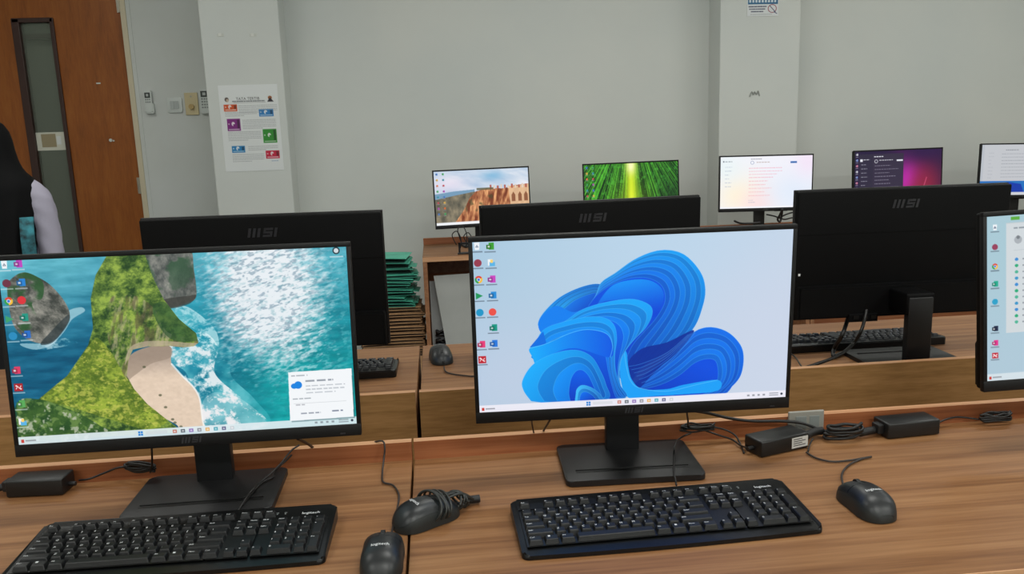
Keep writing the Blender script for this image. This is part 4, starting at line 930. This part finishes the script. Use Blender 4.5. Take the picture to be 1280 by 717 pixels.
# ------------------------------------------------------------------ keyboards, mice
GK = 'black wired keyboards'
kC = make_keyboard('black keyboard in front of the blue ribbon monitor', (0.3208, 1.1291,DK+.0006), 0.0220, GK)
kL = copy_tree(kC); kL.location = (-0.4062, 1.1624,DK+.0006); kL.rotation_euler.z = -0.0150; kL['label'] = 'black keyboard in front of the cliff beach monitor, cut at lower left'
kB1 = copy_tree(kC); kB1.location = (-.345,2.075,DK+.0006); kB1.rotation_euler.z = PI-.01; kB1['label'] = 'second row keyboard whose end shows right of the cliff beach monitor'
kB2 = copy_tree(kC); kB2.location = (1.135,2.075,DK+.0006); kB2.rotation_euler.z = PI+.01; kB2['label'] = 'second row keyboard under the rear facing monitor at right'
kB3 = copy_tree(kC); kB3.location = (.309,2.10,DK+.0006); kB3.rotation_euler.z = PI; kB3['label'] = 'second row keyboard whose tip peeks out left of the blue ribbon monitor'
GM = 'black wired mice'
mR = make_mouse('black mouse right of the front middle keyboard', (.648,1.125,DK+.0006), math.radians(2), GM)
mL = copy_tree(mR); mL.location = (-.1,1.074,DK+.0006); mL.rotation_euler.z = math.radians(-1); mL['label'] = 'black mouse at the bottom edge with its cord running straight up'
mW = copy_tree(mR); mW.location = (-.039,1.193,DK+.0006); mW.rotation_euler.z = math.radians(-58); mW['label'] = 'black mouse with its own cord wound tightly around it'
mB = copy_tree(mR); mB.location = (-.006,2.135,DK+.0006); mB.rotation_euler.z = PI+.12; mB['label'] = 'black mouse on the second row desk by the joint'

cord('cord', kC, [(0.3758,1.23,0.762),(0.3806,1.2528,0.763),(0.3862,1.2786,0.766),(0.4047,1.34,0.766),(0.4062,1.3428,0.78),(0.4207,1.3757,0.78),(0.4482,1.425,0.7687),(0.4661,1.432,0.7713)], .0017)
cord('cord', kL, [(-0.3408,1.2418,0.764),(-0.337,1.2764,0.768),(-0.3301,1.3237,0.77),(-0.3084,1.3538,0.78),(-0.2976,1.4,0.7806),(-0.2861,1.436,0.7882),(-0.2739,1.452,0.7919)], .0017)
cord('cord', mR, [(0.6476,1.1963,0.759),(0.6653,1.234,0.754),(0.6834,1.2604,0.753),(0.7091,1.2842,0.753),(0.7389,1.3008,0.753),(0.7587,1.3066,0.753),(0.7435,1.3037,0.753),(0.7134,1.298,0.753),(0.6808,1.2983,0.753),(0.6609,1.3185,0.753),(0.6559,1.3461,0.753)], .0018, M_cordbr)
cord('cord', mL, [(-0.091,1.1389,0.759),(-0.0891,1.1956,0.754),(-0.0854,1.2579,0.754),(-0.0871,1.2973,0.753),(-0.0982,1.3317,0.753),(-0.1157,1.3481,0.753),(-0.1194,1.3883,0.754),(-0.1182,1.428,0.7652),(-0.116,1.434,0.7814),(-0.119,1.444,0.7911),(-0.1318,1.456,0.7874),(-0.1474,1.475,0.7755)], .0017, M_cordbr)
cord('cord', mB, [(0.001,2.038,0.759),(0.0045,2.0099,0.754),(0.0204,1.9882,0.753),(0.0501,1.9677,0.753),(0.0798,1.9544,0.753),(0.1206,1.96,0.753)], .0019, M_cordbr)
# cord wound round the mouse: loops across its front half and a bundle ahead of it
b = BM()
for k in range(6):
    t0 = .10+k*.085; P = []
    for j in range(17):
        a = -PI/2+2*PI*j/16; tt = t0+.10*math.sin(a*1.0+k); w = m_w(tt)*1.12+.002; hh = m_h(tt)+.006
        P.append((w*math.cos(a), tt*ML/2+.004*math.sin(a), .0022+hh/2+hh/2*math.sin(a)))
    tube(b, P+[P[0]], .0021, 7, smooth=3)
for k in range(6):
    rd = random.Random(k); y0 = .050+k*.0035; P = []
    for j in range(13):
        a = 2*PI*j/12; P.append(((.020-.002*k)*math.cos(a)+rd.uniform(-.002,.002), y0+.010*math.sin(a+k*.6), .017+.0135*math.sin(a)))
    tube(b, P, .0021, 7, smooth=3)
for k in range(3): tube(b, [(-.014+.012*k,.030,.030),(-.012+.012*k,.055,.026+.003*k),(-.008+.008*k,.078,.018),(-.004+.004*k,.088,.010)], .0021, 7)
obj('wound_cord', b, mat('wound_cord_grey',(40,42,40),.45), mW, smooth=180)
b = BM(); cyl(b,(-.004,.080,.008),(.004,.100,.0075),.0065,10); obj('plug', b, M_rubber, mW, smooth=40)

# ------------------------------------------------------------------ power adapters with their leads
def adapter(label, x, y, rz, L=.110, W=.049, Hh=.031, sticker=False):
    t = thing('power_adapter', label, 'power adapter', (x,y,DK+.0004), rz)
    b = BM(); box(b,-L/2,L/2,-W/2,W/2,.0008,Hh,0,.003,3); box(b,-L/2+.0004,L/2-.0004,-W/2+.0004,W/2-.0004,Hh*.52,Hh*.55); obj('case', b, M_brick, t, smooth=40)
    b = BM(); cyl(b,(-L/2-.012,0,Hh*.4),(-L/2+.001,0,Hh*.4),.004,10); obj('strain_relief', b, M_rubber, t, smooth=40)
    b = BM(); box(b,L/2-.001,L/2+.012,-.011,.011,Hh*.22,Hh*.82,0,.002); obj('mains_socket', b, M_rubber, t)
    if sticker:
        b = BM(); box(b,L*.13,L*.47,-W/2-.0006,-W/2+.0002,.006,Hh-.005,0)
        for k in range(4): box(b,L*.16,L*.42-.008*(k%2),-W/2-.0009,-W/2-.0003,.010+k*.004,.0115+k*.004,1)
        obj('rating_sticker', b, [M_sticker, M_stickertx], t)
    return t
a1 = adapter('power adapter with a pale rating sticker, beside the middle stand base', .6125,1.378,.307, sticker=True)
a2 = adapter('power adapter right of the coiled black cable, against the lip', .8875,1.411,.073+PI)
a3 = adapter('power adapter at the far left edge of the front desk', -.720,1.417,-.05+PI, .098, .045)
cord('output_cord', a1, [(0.5511,1.362,0.762),(0.5483,1.3939,0.756),(0.5425,1.42,0.7575),(0.5224,1.43,0.7632),(0.4938,1.43,0.7749)], .0018)
b = BM(); coil(b, (0.477, 1.427, 0.7756), .030, .010, 4, .0017, -.1, .004, 3, .006)
c_ = obj('cord_bundle', b, M_cord, a1, smooth=180); c_.matrix_parent_inverse = Matrix.LocRotScale(a1.location, a1.rotation_euler, None).inverted()
b = BM(); tube(b, [(0.6794,1.3999,0.762),(0.6995,1.4123,0.764),(0.721,1.4169,0.764)], .0075, 10); tube(b, [(0.7157,1.419,0.762),(0.7309,1.4171,0.76)], .005, 10)
c_ = obj('mains_plug', b, M_rubber, a1, smooth=60); c_.matrix_parent_inverse = Matrix.LocRotScale(a1.location, a1.rotation_euler, None).inverted()
cord('mains_cord', a1, [(0.7216,1.4179,0.762),(0.7087,1.425,0.7684),(0.6793,1.425,0.7802),(0.6392,1.425,0.7862),(0.5834,1.425,0.79),(0.5339,1.42,0.8015),(0.4877,1.4,0.8211),(0.4394,1.36,0.8443),(0.4184,1.35,0.8552)], .0030)
b = BM(); coil(b, (0.7539, 1.3987, 0.754), .034, .017, 4, .0032, .05, .003, 5, .012)
c_ = obj('cord_coil', b, M_cord, a2, smooth=180); c_.matrix_parent_inverse = Matrix.LocRotScale(a2.location, a2.rotation_euler, None).inverted()
b = BM(); tube(b, [(0.8212,1.408,0.762),(0.8008,1.4031,0.762),(0.7875,1.4022,0.76)], .0075, 10); tube(b, [(0.7941,1.4026,0.761),(0.7703,1.4001,0.762)], .0045, 10)
c_ = obj('mains_plug', b, M_rubber, a2, smooth=60); c_.matrix_parent_inverse = Matrix.LocRotScale(a2.location, a2.rotation_euler, None).inverted()
cord('output_cord', a2, [(0.9552,1.4185,0.762),(0.9794,1.428,0.7652),(1.0081,1.436,0.7654),(1.0305,1.434,0.7629),(1.05,1.428,0.7604)], .0018)
b = BM(); coil(b, (1.0812, 1.424, 0.7547), .030, .009, 5, .0021, 0, .005, 6, .008)
c_ = obj('cord_bundle', b, M_cord, a2, smooth=180); c_.matrix_parent_inverse = Matrix.LocRotScale(a2.location, a2.rotation_euler, None).inverted()
cord('mains_cord', a1, [(0.6869,1.3859,0.762),(0.6737,1.371,0.756),(0.6604,1.3492,0.753)], .0016)
cord('output_cord', a3, [(-0.6597,1.4286,0.762),(-0.6377,1.42,0.7672),(-0.6163,1.43,0.7719),(-0.5947,1.43,0.7794),(-0.5792,1.43,0.7813)], .0018)
b = BM(); coil(b, (-0.5517, 1.427, 0.7698), .030, .008, 5, .0021, -.35, .005, 8, .008)
c_ = obj('cord_bundle', b, M_cord, a3, smooth=180); c_.matrix_parent_inverse = Matrix.LocRotScale(a3.location, a3.rotation_euler, None).inverted()
cord('display_cord', a3, [(-0.5325,1.42,0.7714),(-0.5207,1.4,0.7941),(-0.511,1.38,0.8223),(-0.4913,1.33,0.8636)], .0018)
b = BM(); tube(b, [(-0.7783,1.4206,0.764),(-0.7933,1.4154,0.763),(-0.8135,1.4122,0.76)], .0065, 10); tube(b, [(-0.8095,1.4148,0.76),(-0.8579,1.395,0.755),(-0.9155,1.3607,0.754)], .003, 8)
c_ = obj('mains_plug', b, M_rubber, a3, smooth=60); c_.matrix_parent_inverse = Matrix.LocRotScale(a3.location, a3.rotation_euler, None).inverted()
def loose(label, P, r=.0019, name='cable', m=None):
    b = BM(); tube(b, P, r, 8); return tag(obj(name, b, m or M_cord, smooth=180), label, 'cable')
loose('thin black cable hanging from the middle monitor to the cord bundle on its right', [(0.4286,1.345,0.8502),(0.443,1.38,0.8172),(0.4574,1.42,0.7892),(0.4793,1.42,0.7877),(0.5185,1.42,0.7817),(0.5452,1.415,0.7689),(0.5516,1.3984,0.754),(0.5438,1.3624,0.753)], .0017)
loose('pair of black cables dropping behind the left part of the ribbon monitor', [(0.1472,1.33,0.8625),(0.156,1.4,0.8219),(0.1675,1.468,0.7721),(0.1685,1.469,0.7472)], .0016)
loose('black cable slanting down behind the lower edge of the ribbon monitor', [(0.1866,1.33,0.8671),(0.1871,1.4,0.8244),(0.1834,1.47,0.7768),(0.1784,1.471,0.7588)], .0020)
loose('short black cable sloping down behind the cliff beach monitor to the lip', [(-0.2545,1.34,0.8459),(-0.2526,1.4,0.8153),(-0.2501,1.455,0.7843),(-0.2438,1.472,0.7628)], .0026)
loose('thin black cable lying over the left stand base by the keyboard', [(-0.3384,1.2698,0.7642),(-0.3353,1.2964,0.7642),(-0.3258,1.3524,0.7642),(-0.31,1.3768,0.7642),(-0.3119,1.4017,0.7642),(-0.2939,1.44,0.7716),(-0.2785,1.458,0.7836)], .0017)
# leads of the rear facing monitor on the right
loose('thick black cable sweeping from the rear facing monitor across its desk', [(1.0706,1.9,0.8819),(1.059,1.885,0.8631),(1.0362,1.86,0.8373),(1.0274,1.8794,0.8),(0.9576,1.8165,0.792),(0.881,1.775,0.7862),(0.8176,1.765,0.7752),(0.7686,1.742,0.7733)], .0042)
loose('second black lead behind the rear facing monitor reaching its keyboard', [(1.039,1.93,0.8563),(1.0281,1.92,0.8381),(1.008,1.9,0.8168),(1.0196,1.9564,0.77),(1.0018,1.9247,0.758),(1.0395,1.9558,0.756)], .0055)
loose('thin lead hanging left of the thick cable at the second row lip', [(0.9061,1.9786,0.76),(0.9051,1.9381,0.758),(0.8532,1.8,0.7808),(0.8482,1.772,0.7772)], .0020)
# ------------------------------------------------------------------ small things on the wall desk
p0 = (0.1481, 4.1833, 0.75)
t = thing('wire_holder', 'small black box with looped wires on the wall desk left of its monitor stand', 'wire holder', (p0[0],p0[1],DK))
b = BM(); box(b,-.045,.045,-.02,.02,0,.008,0,.002); box(b,-.040,-.030,-.004,.004,.006,.06,0,.001); box(b,.026,.036,-.004,.004,.006,.06,0,.001); box(b,-.040,.036,-.004,.004,.05,.06,0,.001); obj('case', b, M_brick, t)
b = BM()
for k,(dx,h_) in enumerate(((-.05,.10),(-.02,.125),(.01,.09))):
    tube(b,[(dx,0,.05),(dx-.02,.0,h_),(dx+.005,.0,h_+.02),(dx+.025,.0,h_-.02),(dx+.02,0,.03)],.0028,6)
obj('wire_loop', b, M_cord, t, smooth=180)
loose('looped black wires hanging right of the stand of the near white monitor', [(1.9739,4.45,0.8862),(1.965,4.46,0.8536),(1.9559,4.47,0.8254),(1.9706,4.47,0.8109),(1.9792,4.47,0.8429),(1.9785,4.46,0.8806)], .006)
loose('black wire running right from the near white monitor behind the rear facing one', [(1.9652,4.47,0.8342),(2.0171,4.47,0.8551),(2.0789,4.47,0.8664),(2.1604,4.47,0.8676)], .0045)
loose('thin wires lying on the wall desk right of the near white monitor', [(1.901,4.5,0.8527),(1.9493,4.5,0.8414),(2.0075,4.5,0.8203),(2.0651,4.5,0.8272),(2.1334,4.5,0.8056)], .004)
loose('dark wire resting on the wall desk left of the near white monitor stand', [(1.7108,4.5,0.8237),(1.7297,4.45,0.8141),(1.7744,4.42,0.8152),(1.8307,4.42,0.8173)], .006)

# ------------------------------------------------------------------ under the wall desk
def lean(name, label, pts, y, th, mt):
    b = BM(); n = len(pts); A = [b.verts.new((p[0],y+p[1]*.04,p[1])) for p in pts]; B_ = [b.verts.new((p[0],y+th+p[1]*.04,p[1])) for p in pts]
    b.faces.new(A[::-1]); b.faces.new(B_)
    for i in range(n): b.faces.new([A[i],A[(i+1)%n],B_[(i+1)%n],B_[i]])
    return tag(obj(name, b, mt), label, 'board')
lean('panel_board', 'tall pale grey board leaning under the wall desk, in front', [(.055,.0),(.50,.0),(.44,.655),(-.028,.645)], 4.13, .012, M_board)
lean('panel_board', 'narrower grey board leaning behind the tall one, at its left', [(-.05,0),(.14,0),(.12,.60),(-.052,.61)], 4.185, .010, mat('leaning_board_dim',(172,176,174),.6,bump=(12,.2,.004)))
b = BM(); coil(b,(.0,4.17,.235),.032,.02,5,.005,0,.01,12,.06); coil(b,(.0,4.17,.12),.03,.02,5,.006,.4,.01,13,.12)
tag(obj('cable_heap', b, M_cord, smooth=180), 'heap of black cable beside the boards under the wall desk', 'cable')
b = BM(); box(b,-.03,.045,4.15,4.2,0,.235,0,.002)
tag(obj('floor_carton', b, M_cardd), 'dark carton on the floor carrying the heap of black cable', 'box')

# stacks of folded box files left of the wall desk
SX, SY = -.250, 4.28
b = BM(); box(b,SX-.19,SX+.15,SY-.13,SY+.13,0,.23,0,.003); box(b,SX-.19,SX+.15,SY-.131,SY+.131,.224,.2305,1)
tag(obj('cardboard_box', b, [M_card, M_cardd]), 'closed cardboard box on the floor carrying the stacks of flattened files', 'box')
z = .231; rd = random.Random(3); names = []
NB = 15
def flat_box(name, mo, mi_, w, d, th, sag, flap, rng):
    """a flattened box file: top sheet, inner sheet and bottom sheet bowed apart, with a side flap"""
    t_ = bpy.data.objects.new(name, None); C.objects.link(t_)
    def sheet(zz, tk, bow, dx, mt, nm):
        b = BM(); N = 8; rows = []
        for i in range(N+1):
            u = -1+2*i/N; z_ = zz+bow*(1-u*u); rows.append([(u*w+dx, -d, z_),(u*w+dx, d, z_+rng.uniform(-.0006,.0006)),(u*w+dx, d, z_+tk),(u*w+dx,-d,z_+tk)])
        loft(b, rows); obj(nm, b, mt, t_)
    sheet(0, .0028, 0, 0, mo, 'lower_sheet'); sheet(.0032, .0015, th*.15, -.012, mi_, 'inner_sheet'); sheet(th-.0072, .0028, .0035, rng.uniform(-.010,.008), mo, 'upper_sheet')
    if flap:
        b = BM(); v = [(w-.002,-d*.8,.004),(w+.030,-d*.7,-.004+.004*rng.random()),(w+.028,d*.2,.002),(w-.002,d*.3,.005)]
        A = [b.verts.new(p) for p in v]; B_ = [b.verts.new((p[0],p[1],p[2]+.002)) for p in v]; b.faces.new(A[::-1]); b.faces.new(B_)
        for i in range(4): b.faces.new([A[i],A[(i+1)%4],B_[(i+1)%4],B_[i]])
        obj('side_flap', b, mo, t_)
    return t_
order = ['lowest','second','third','fourth','fifth','sixth','seventh','eighth','ninth','tenth','eleventh','twelfth','thirteenth','fourteenth','topmost']
for k in range(NB):
    th = rd.uniform(.0155,.0185); t = flat_box('flattened_carton', M_card, M_cardd, .156+rd.uniform(-.012,.008), .115, th, 0, k%5 == 2, rd)
    t.location = (SX+rd.uniform(-.006,.008), SY+rd.uniform(-.008,.008), z); t.rotation_euler = (0,rd.uniform(-.006,.006),rd.uniform(-.03,.03)); z += th
    tag(t, f'flattened brown carton, {order[k]} of the fifteen in the brown stack' if k < 14 else 'flattened brown carton on top of the brown stack, directly under the green files', 'carton', 'flattened brown cartons stacked beside the wall desk')
NG = 12
for k in range(NG):
    th = rd.uniform(.0165,.0195) if k < 9 else .029; t = flat_box('green_file_box', M_greenf, M_greend, .125+rd.uniform(-.01,.008), .12, th, 0, k in (1,4,7,9,10), rd)
    t.location = (SX-.016+rd.uniform(-.026,.020), SY+rd.uniform(-.012,.012), z); t.rotation_euler = (0,rd.uniform(.0,.03) if k > 0 else 0,rd.uniform(-.14,.14)); z += th+.0012
    tag(t, f'flattened green file box, {order[k]} of the twelve in the green stack' if k < 11 else 'green file box with a printed lid, on top of the green stack', 'file box', 'flattened green file boxes on the brown cartons')
    if k == 11:
        b = BM(); box(b,-.06,.03,-.07,.03,.0265,.0275,0); obj('printed_panel', b, M_greend, t)
    if k == 10:
        b = BM(); box(b,-.09,-.05,-.122,-.1195,.004,.018,0); obj('paper_label', b, M_paper, t)
# ------------------------------------------------------------------ person at the left edge
def make_person():
    px, py = -1.985, 3.9
    t = thing('person', 'person in a black headscarf and pale lavender shirt standing by the door', 'person', (px,py,0))
    J = {'pelvis':(0,0,.80,.105),'spine':(0,.0,.95,.10),'chest':(0,.005,1.08,.105),'neck0':(0,.01,1.22,.055),'neck1':(0,0,1.28,.045),'head0':(0,-.01,1.34,.068),'head1':(0,-.005,1.41,.080),'head2':(0,0,1.455,.062)}
    ed = [('pelvis','spine'),('spine','chest'),('chest','neck0'),('neck0','neck1'),('neck1','head0'),('head0','head1'),('head1','head2')]
    for s,n in ((-1,'a'),(1,'b')):
        J.update({n+'sh':(s*.155,.01,1.165,.050),n+'el':(s*.205,.03,.92,.036),n+'wr':(s*.205,-.05,.70,.024),n+'pm':(s*.203,-.065,.655,.026),
                  n+'hp':(s*.085,0,.77,.085),n+'kn':(s*.09,-.01,.42,.052),n+'an':(s*.095,.01,.075,.034),n+'ft':(s*.10,-.10,.035,.030)})
        ed += [('chest',n+'sh'),(n+'sh',n+'el'),(n+'el',n+'wr'),(n+'wr',n+'pm'),('pelvis',n+'hp'),(n+'hp',n+'kn'),(n+'kn',n+'an'),(n+'an',n+'ft')]
        for f in range(4):
            dy = (f-1.5)*.017; Lf = (.030,.034,.032,.026)[f]
            J[n+'f%da'%f] = (s*.203,-.070+dy,.625,.0095); J[n+'f%db'%f] = (s*.199,-.072+dy*1.05,.625-Lf,.0085); J[n+'f%dc'%f] = (s*.190,-.072+dy*1.05,.625-Lf*1.85,.007)
            ed += [(n+'pm',n+'f%da'%f),(n+'f%da'%f,n+'f%db'%f),(n+'f%db'%f,n+'f%dc'%f)]
        J[n+'t0'] = (s*.195,-.098,.655,.010); J[n+'t1'] = (s*.188,-.118,.625,.0085); J[n+'t2'] = (s*.184,-.122,.602,.007)
        ed += [(n+'pm',n+'t0'),(n+'t0',n+'t1'),(n+'t1',n+'t2')]
    keys = list(J); idx = {k:i for i,k in enumerate(keys)}
    me = bpy.data.meshes.new('body'); me.from_pydata([J[k][:3] for k in keys], [(idx[a],idx[b_]) for a,b_ in ed], [])
    o = new_obj('body', me, t, [M_skin]); md = o.modifiers.new('skin','SKIN'); md.use_smooth_shade = True
    if len(me.skin_vertices):
        for k,v in zip(keys, me.skin_vertices[0].data): v.radius = (J[k][3],J[k][3]); v.use_root = (k == 'pelvis')
    s_ = o.modifiers.new('sub','SUBSURF'); s_.levels = 1; s_.render_levels = 2
    # face features
    b = BM()
    for sx in (-.028,.028):
        bmesh.ops.create_uvsphere(b, u_segments=12, v_segments=8, radius=.0095, matrix=Matrix.Translation((sx,-.0715,1.395)) @ Matrix.Diagonal((1.25,1,.6,1)))
    obj('eye', b, M_white, t, smooth=180)
    b = BM()
    for sx in (-.028,.028): bmesh.ops.create_uvsphere(b, u_segments=10, v_segments=6, radius=.0042, matrix=Matrix.Translation((sx,-.0785,1.395)))
    obj('iris', b, M_rubber, t, smooth=180)
    b = BM()
    for sx in (-1,1):
        tube(b,[(sx*.016,-.079,1.403),(sx*.028,-.0805,1.4045),(sx*.041,-.075,1.401)],.0028,6); tube(b,[(sx*.014,-.080,1.414),(sx*.028,-.082,1.418),(sx*.044,-.074,1.413)],.0022,6)
    obj('eyebrow', b, M_rubber, t, smooth=180)
    b = BM(); tube(b,[(0,-.080,1.400),(0,-.094,1.378),(0,-.088,1.368)],.007,8,radii=[.005,.008,.010,.008]); obj('nose', b, M_skin, t, smooth=180)
    b = BM(); tube(b,[(-.020,-.074,1.345),(0,-.084,1.343),(.020,-.074,1.345)],.0045,8); obj('mouth', b, mat('lips',(140,70,66),.5), t, smooth=180)
    def ring(z, rx, ry, cx=0, cy=0, n=40, wob=0, ph=0):
        return [Vector((cx+rx*math.cos(2*PI*k/n)*(1+wob*math.sin(7*2*PI*k/n+ph)), cy+ry*math.sin(2*PI*k/n)*(1+wob*math.sin(7*2*PI*k/n+ph)), z)) for k in range(n)]
    # shirt torso and sleeves
    b = BM(); loft(b, [ring(z_,rx,ry,0,0,40,w_) for z_,rx,ry,w_ in ((.72,.165,.12,.02),(.80,.160,.115,.01),(.95,.158,.115,.01),(1.06,.158,.115,0),(1.13,.156,.112,0),(1.18,.165,.105,0),(1.215,.12,.085,0),(1.235,.07,.065,0))]); 
    obj('shirt', b, M_shirt, t, smooth=180)
    for s in (-1,1):
        b = BM(); P = [(s*.115,.01,1.19),(s*.150,.01,1.165),(s*.172,.012,1.12),(s*.185,.012,1.04),(s*.196,.01,.93),(s*.200,.0,.82),(s*.200,-.045,.71)]
        R3 = [.045,.055,.060,.058,.054,.050,.044]; pts = smooth_path(P,5); rr = np.interp(np.linspace(0,6,len(pts)), range(7), R3)
        rings = []
        for i,p in enumerate(pts):
            d = (pts[min(i+1,len(pts)-1)]-pts[max(i-1,0)]).normalized(); Nn = d.cross(Vector((0,1,0))).normalized(); Bb = d.cross(Nn)
            rings.append([p+(Nn*math.cos(2*PI*k/24)+Bb*math.sin(2*PI*k/24))*rr[i]*(1+.04*math.sin(i*1.3+k)) for k in range(24)])
        loft(b, rings); obj('sleeve', b, M_shirt, t, smooth=180)
    b = BM(); loft(b, [ring(z_,rx,ry,0,0,48,w_) for z_,rx,ry,w_ in ((.07,.24,.20,.06),(.35,.215,.175,.05),(.6,.19,.15,.03),(.76,.165,.125,.01))]); obj('skirt', b, M_skirt, t, smooth=180)
    for s in (-1,1):
        b = BM(); loft(b, [ring(z_,.042*k_,.115*k_,s*.098,-.05) for z_,k_ in ((0,.95),(.02,1),(.045,.9),(.065,.55))]); obj('shoe', b, M_shoe, t, smooth=60)
    # headscarf, open at the face, draped over the shoulders
    b = BM(); n = 72; spec = [(.74,.135,.140,-.02),(.85,.150,.145,-.02),(.95,.156,.145,-.015),(1.03,.170,.142,-.010),(1.08,.176,.142,-.006),(1.13,.178,.140,0),(1.19,.176,.135,0),(1.225,.165,.12,0),(1.25,.135,.115,0),(1.285,.112,.108,0),(1.32,.102,.104,0),(1.36,.094,.104,0),(1.40,.088,.104,.002),(1.44,.078,.096,.004),(1.475,.058,.075,.006),(1.497,.030,.04,.008),(1.503,.004,.005,.008)]
    zz = [q[0] for q in spec]; zs = list(np.linspace(.74,1.30,26))+list(np.linspace(1.31,1.49,30))+[1.497,1.503]; R_ = []
    for i,z_ in enumerate(zs):
        rx, ry, cy = (float(np.interp(z_, zz, [q[j] for q in spec])) for j in (1,2,3)); drape = max(0, min(1,(1.24-z_)/.3)); P = []
        for k in range(n):
            a_ = 2*PI*k/n; f_ = 1+drape*(.035*math.sin(9*a_+z_*3)+.02*math.sin(17*a_-z_*9)); sag = .03*drape*math.sin(3*a_+1)
            P.append(Vector((rx*f_*math.cos(a_), cy+ry*f_*math.sin(a_), z_+sag*(1 if z_ < 1 else 0))))
        R_.append([b.verts.new(p) for p in P])
    for i in range(len(R_)-1):
        for k in range(n):
            da = 2*PI*(k+.5)/n-1.5*PI; dz = (zs[i]+zs[i+1])/2-1.385
            if (da/.66)**2+(dz/.066)**2 < 1: continue
            b.faces.new([R_[i][k],R_[i][(k+1)%n],R_[i+1][(k+1)%n],R_[i+1][k]])
    P = []
    for k in range(41):
        th = 2*PI*k/40; z_ = 1.385+.068*math.sin(th); a_ = 1.5*PI+.69*math.cos(th)
        rx, ry, cy = (float(np.interp(z_, zz, [q[j] for q in spec])) for j in (1,2,3)); P.append((rx*1.01*math.cos(a_), cy+ry*1.01*math.sin(a_), z_))
    tube(b, P, .0065, 8, smooth=2)
    o = obj('headscarf', b, M_scarf, t, smooth=180); s_ = o.modifiers.new('th','SOLIDIFY'); s_.thickness = .004; s_.offset = -1
    b = BM(); P = [(.145,-.10,1.06),(.150,-.125,.98),(.150,-.13,.86),(.140,-.13,.74)]
    rows = [[Vector((p[0]-.014,p[1],p[2])),Vector((p[0]+.036,p[1]+.02,p[2])),Vector((p[0]+.036,p[1]+.026,p[2])),Vector((p[0]-.014,p[1]+.006,p[2]))] for p in smooth_path(P,4)]
    loft(b, rows); obj('patterned_sash', b, M_sash, t)
    return t
make_person()

# ------------------------------------------------------------------ light, camera
w = bpy.data.worlds.new('world'); bpy.context.scene.world = w; w.use_nodes = True
w.node_tree.nodes['Background'].inputs[0].default_value = (.8,.9,1,1); w.node_tree.nodes['Background'].inputs[1].default_value = .05
def area(x, y, z, sx, sy, e, col=(.995,1,.955)):
    l = bpy.data.lights.new('area_lamp','AREA'); l.shape = 'RECTANGLE'; l.size = sx; l.size_y = sy; l.energy = e; l.color = col
    o = bpy.data.objects.new('area_lamp', l); C.objects.link(o); o.location = (x,y,z); return o
for x, kx in ((-1.9,.92), (.7,1.18), (3.3,1.32)):
    for y, e in ((-1.7,LE*2.0),(1.2,LE*.8),(3.4,LE*.75)): area(x, y, H-.06, 1.2, .35, e*kx)
area(-2.3, 6.1, 2.6, .9, .3, 7, (.9,1,.93))  # unseen lamp added to light the corridor dimly behind the door glass
cam = bpy.data.cameras.new('camera'); co = bpy.data.objects.new('camera', cam); C.objects.link(co)
cam.sensor_width = 36; cam.lens = 1008.3*36/1280; cam.clip_start = .02
co.matrix_world = Matrix([[0.994746, 0.050077, -0.089288, 0.0], [-0.096868, 0.178275, -0.979201, 0.0], [-0.033118, 0.982706, 0.182189, 1.339823], [0.0, 0.0, 0.0, 1.0]])
sc = bpy.context.scene; sc.camera = co
sc.view_settings.view_transform = 'Standard'; sc.view_settings.look = 'None'; sc.view_settings.gamma = 1; sc.view_settings.exposure = 0
sc.view_settings.use_curve_mapping = False
sc.cycles.max_bounces = 8; sc.cycles.use_denoising = True
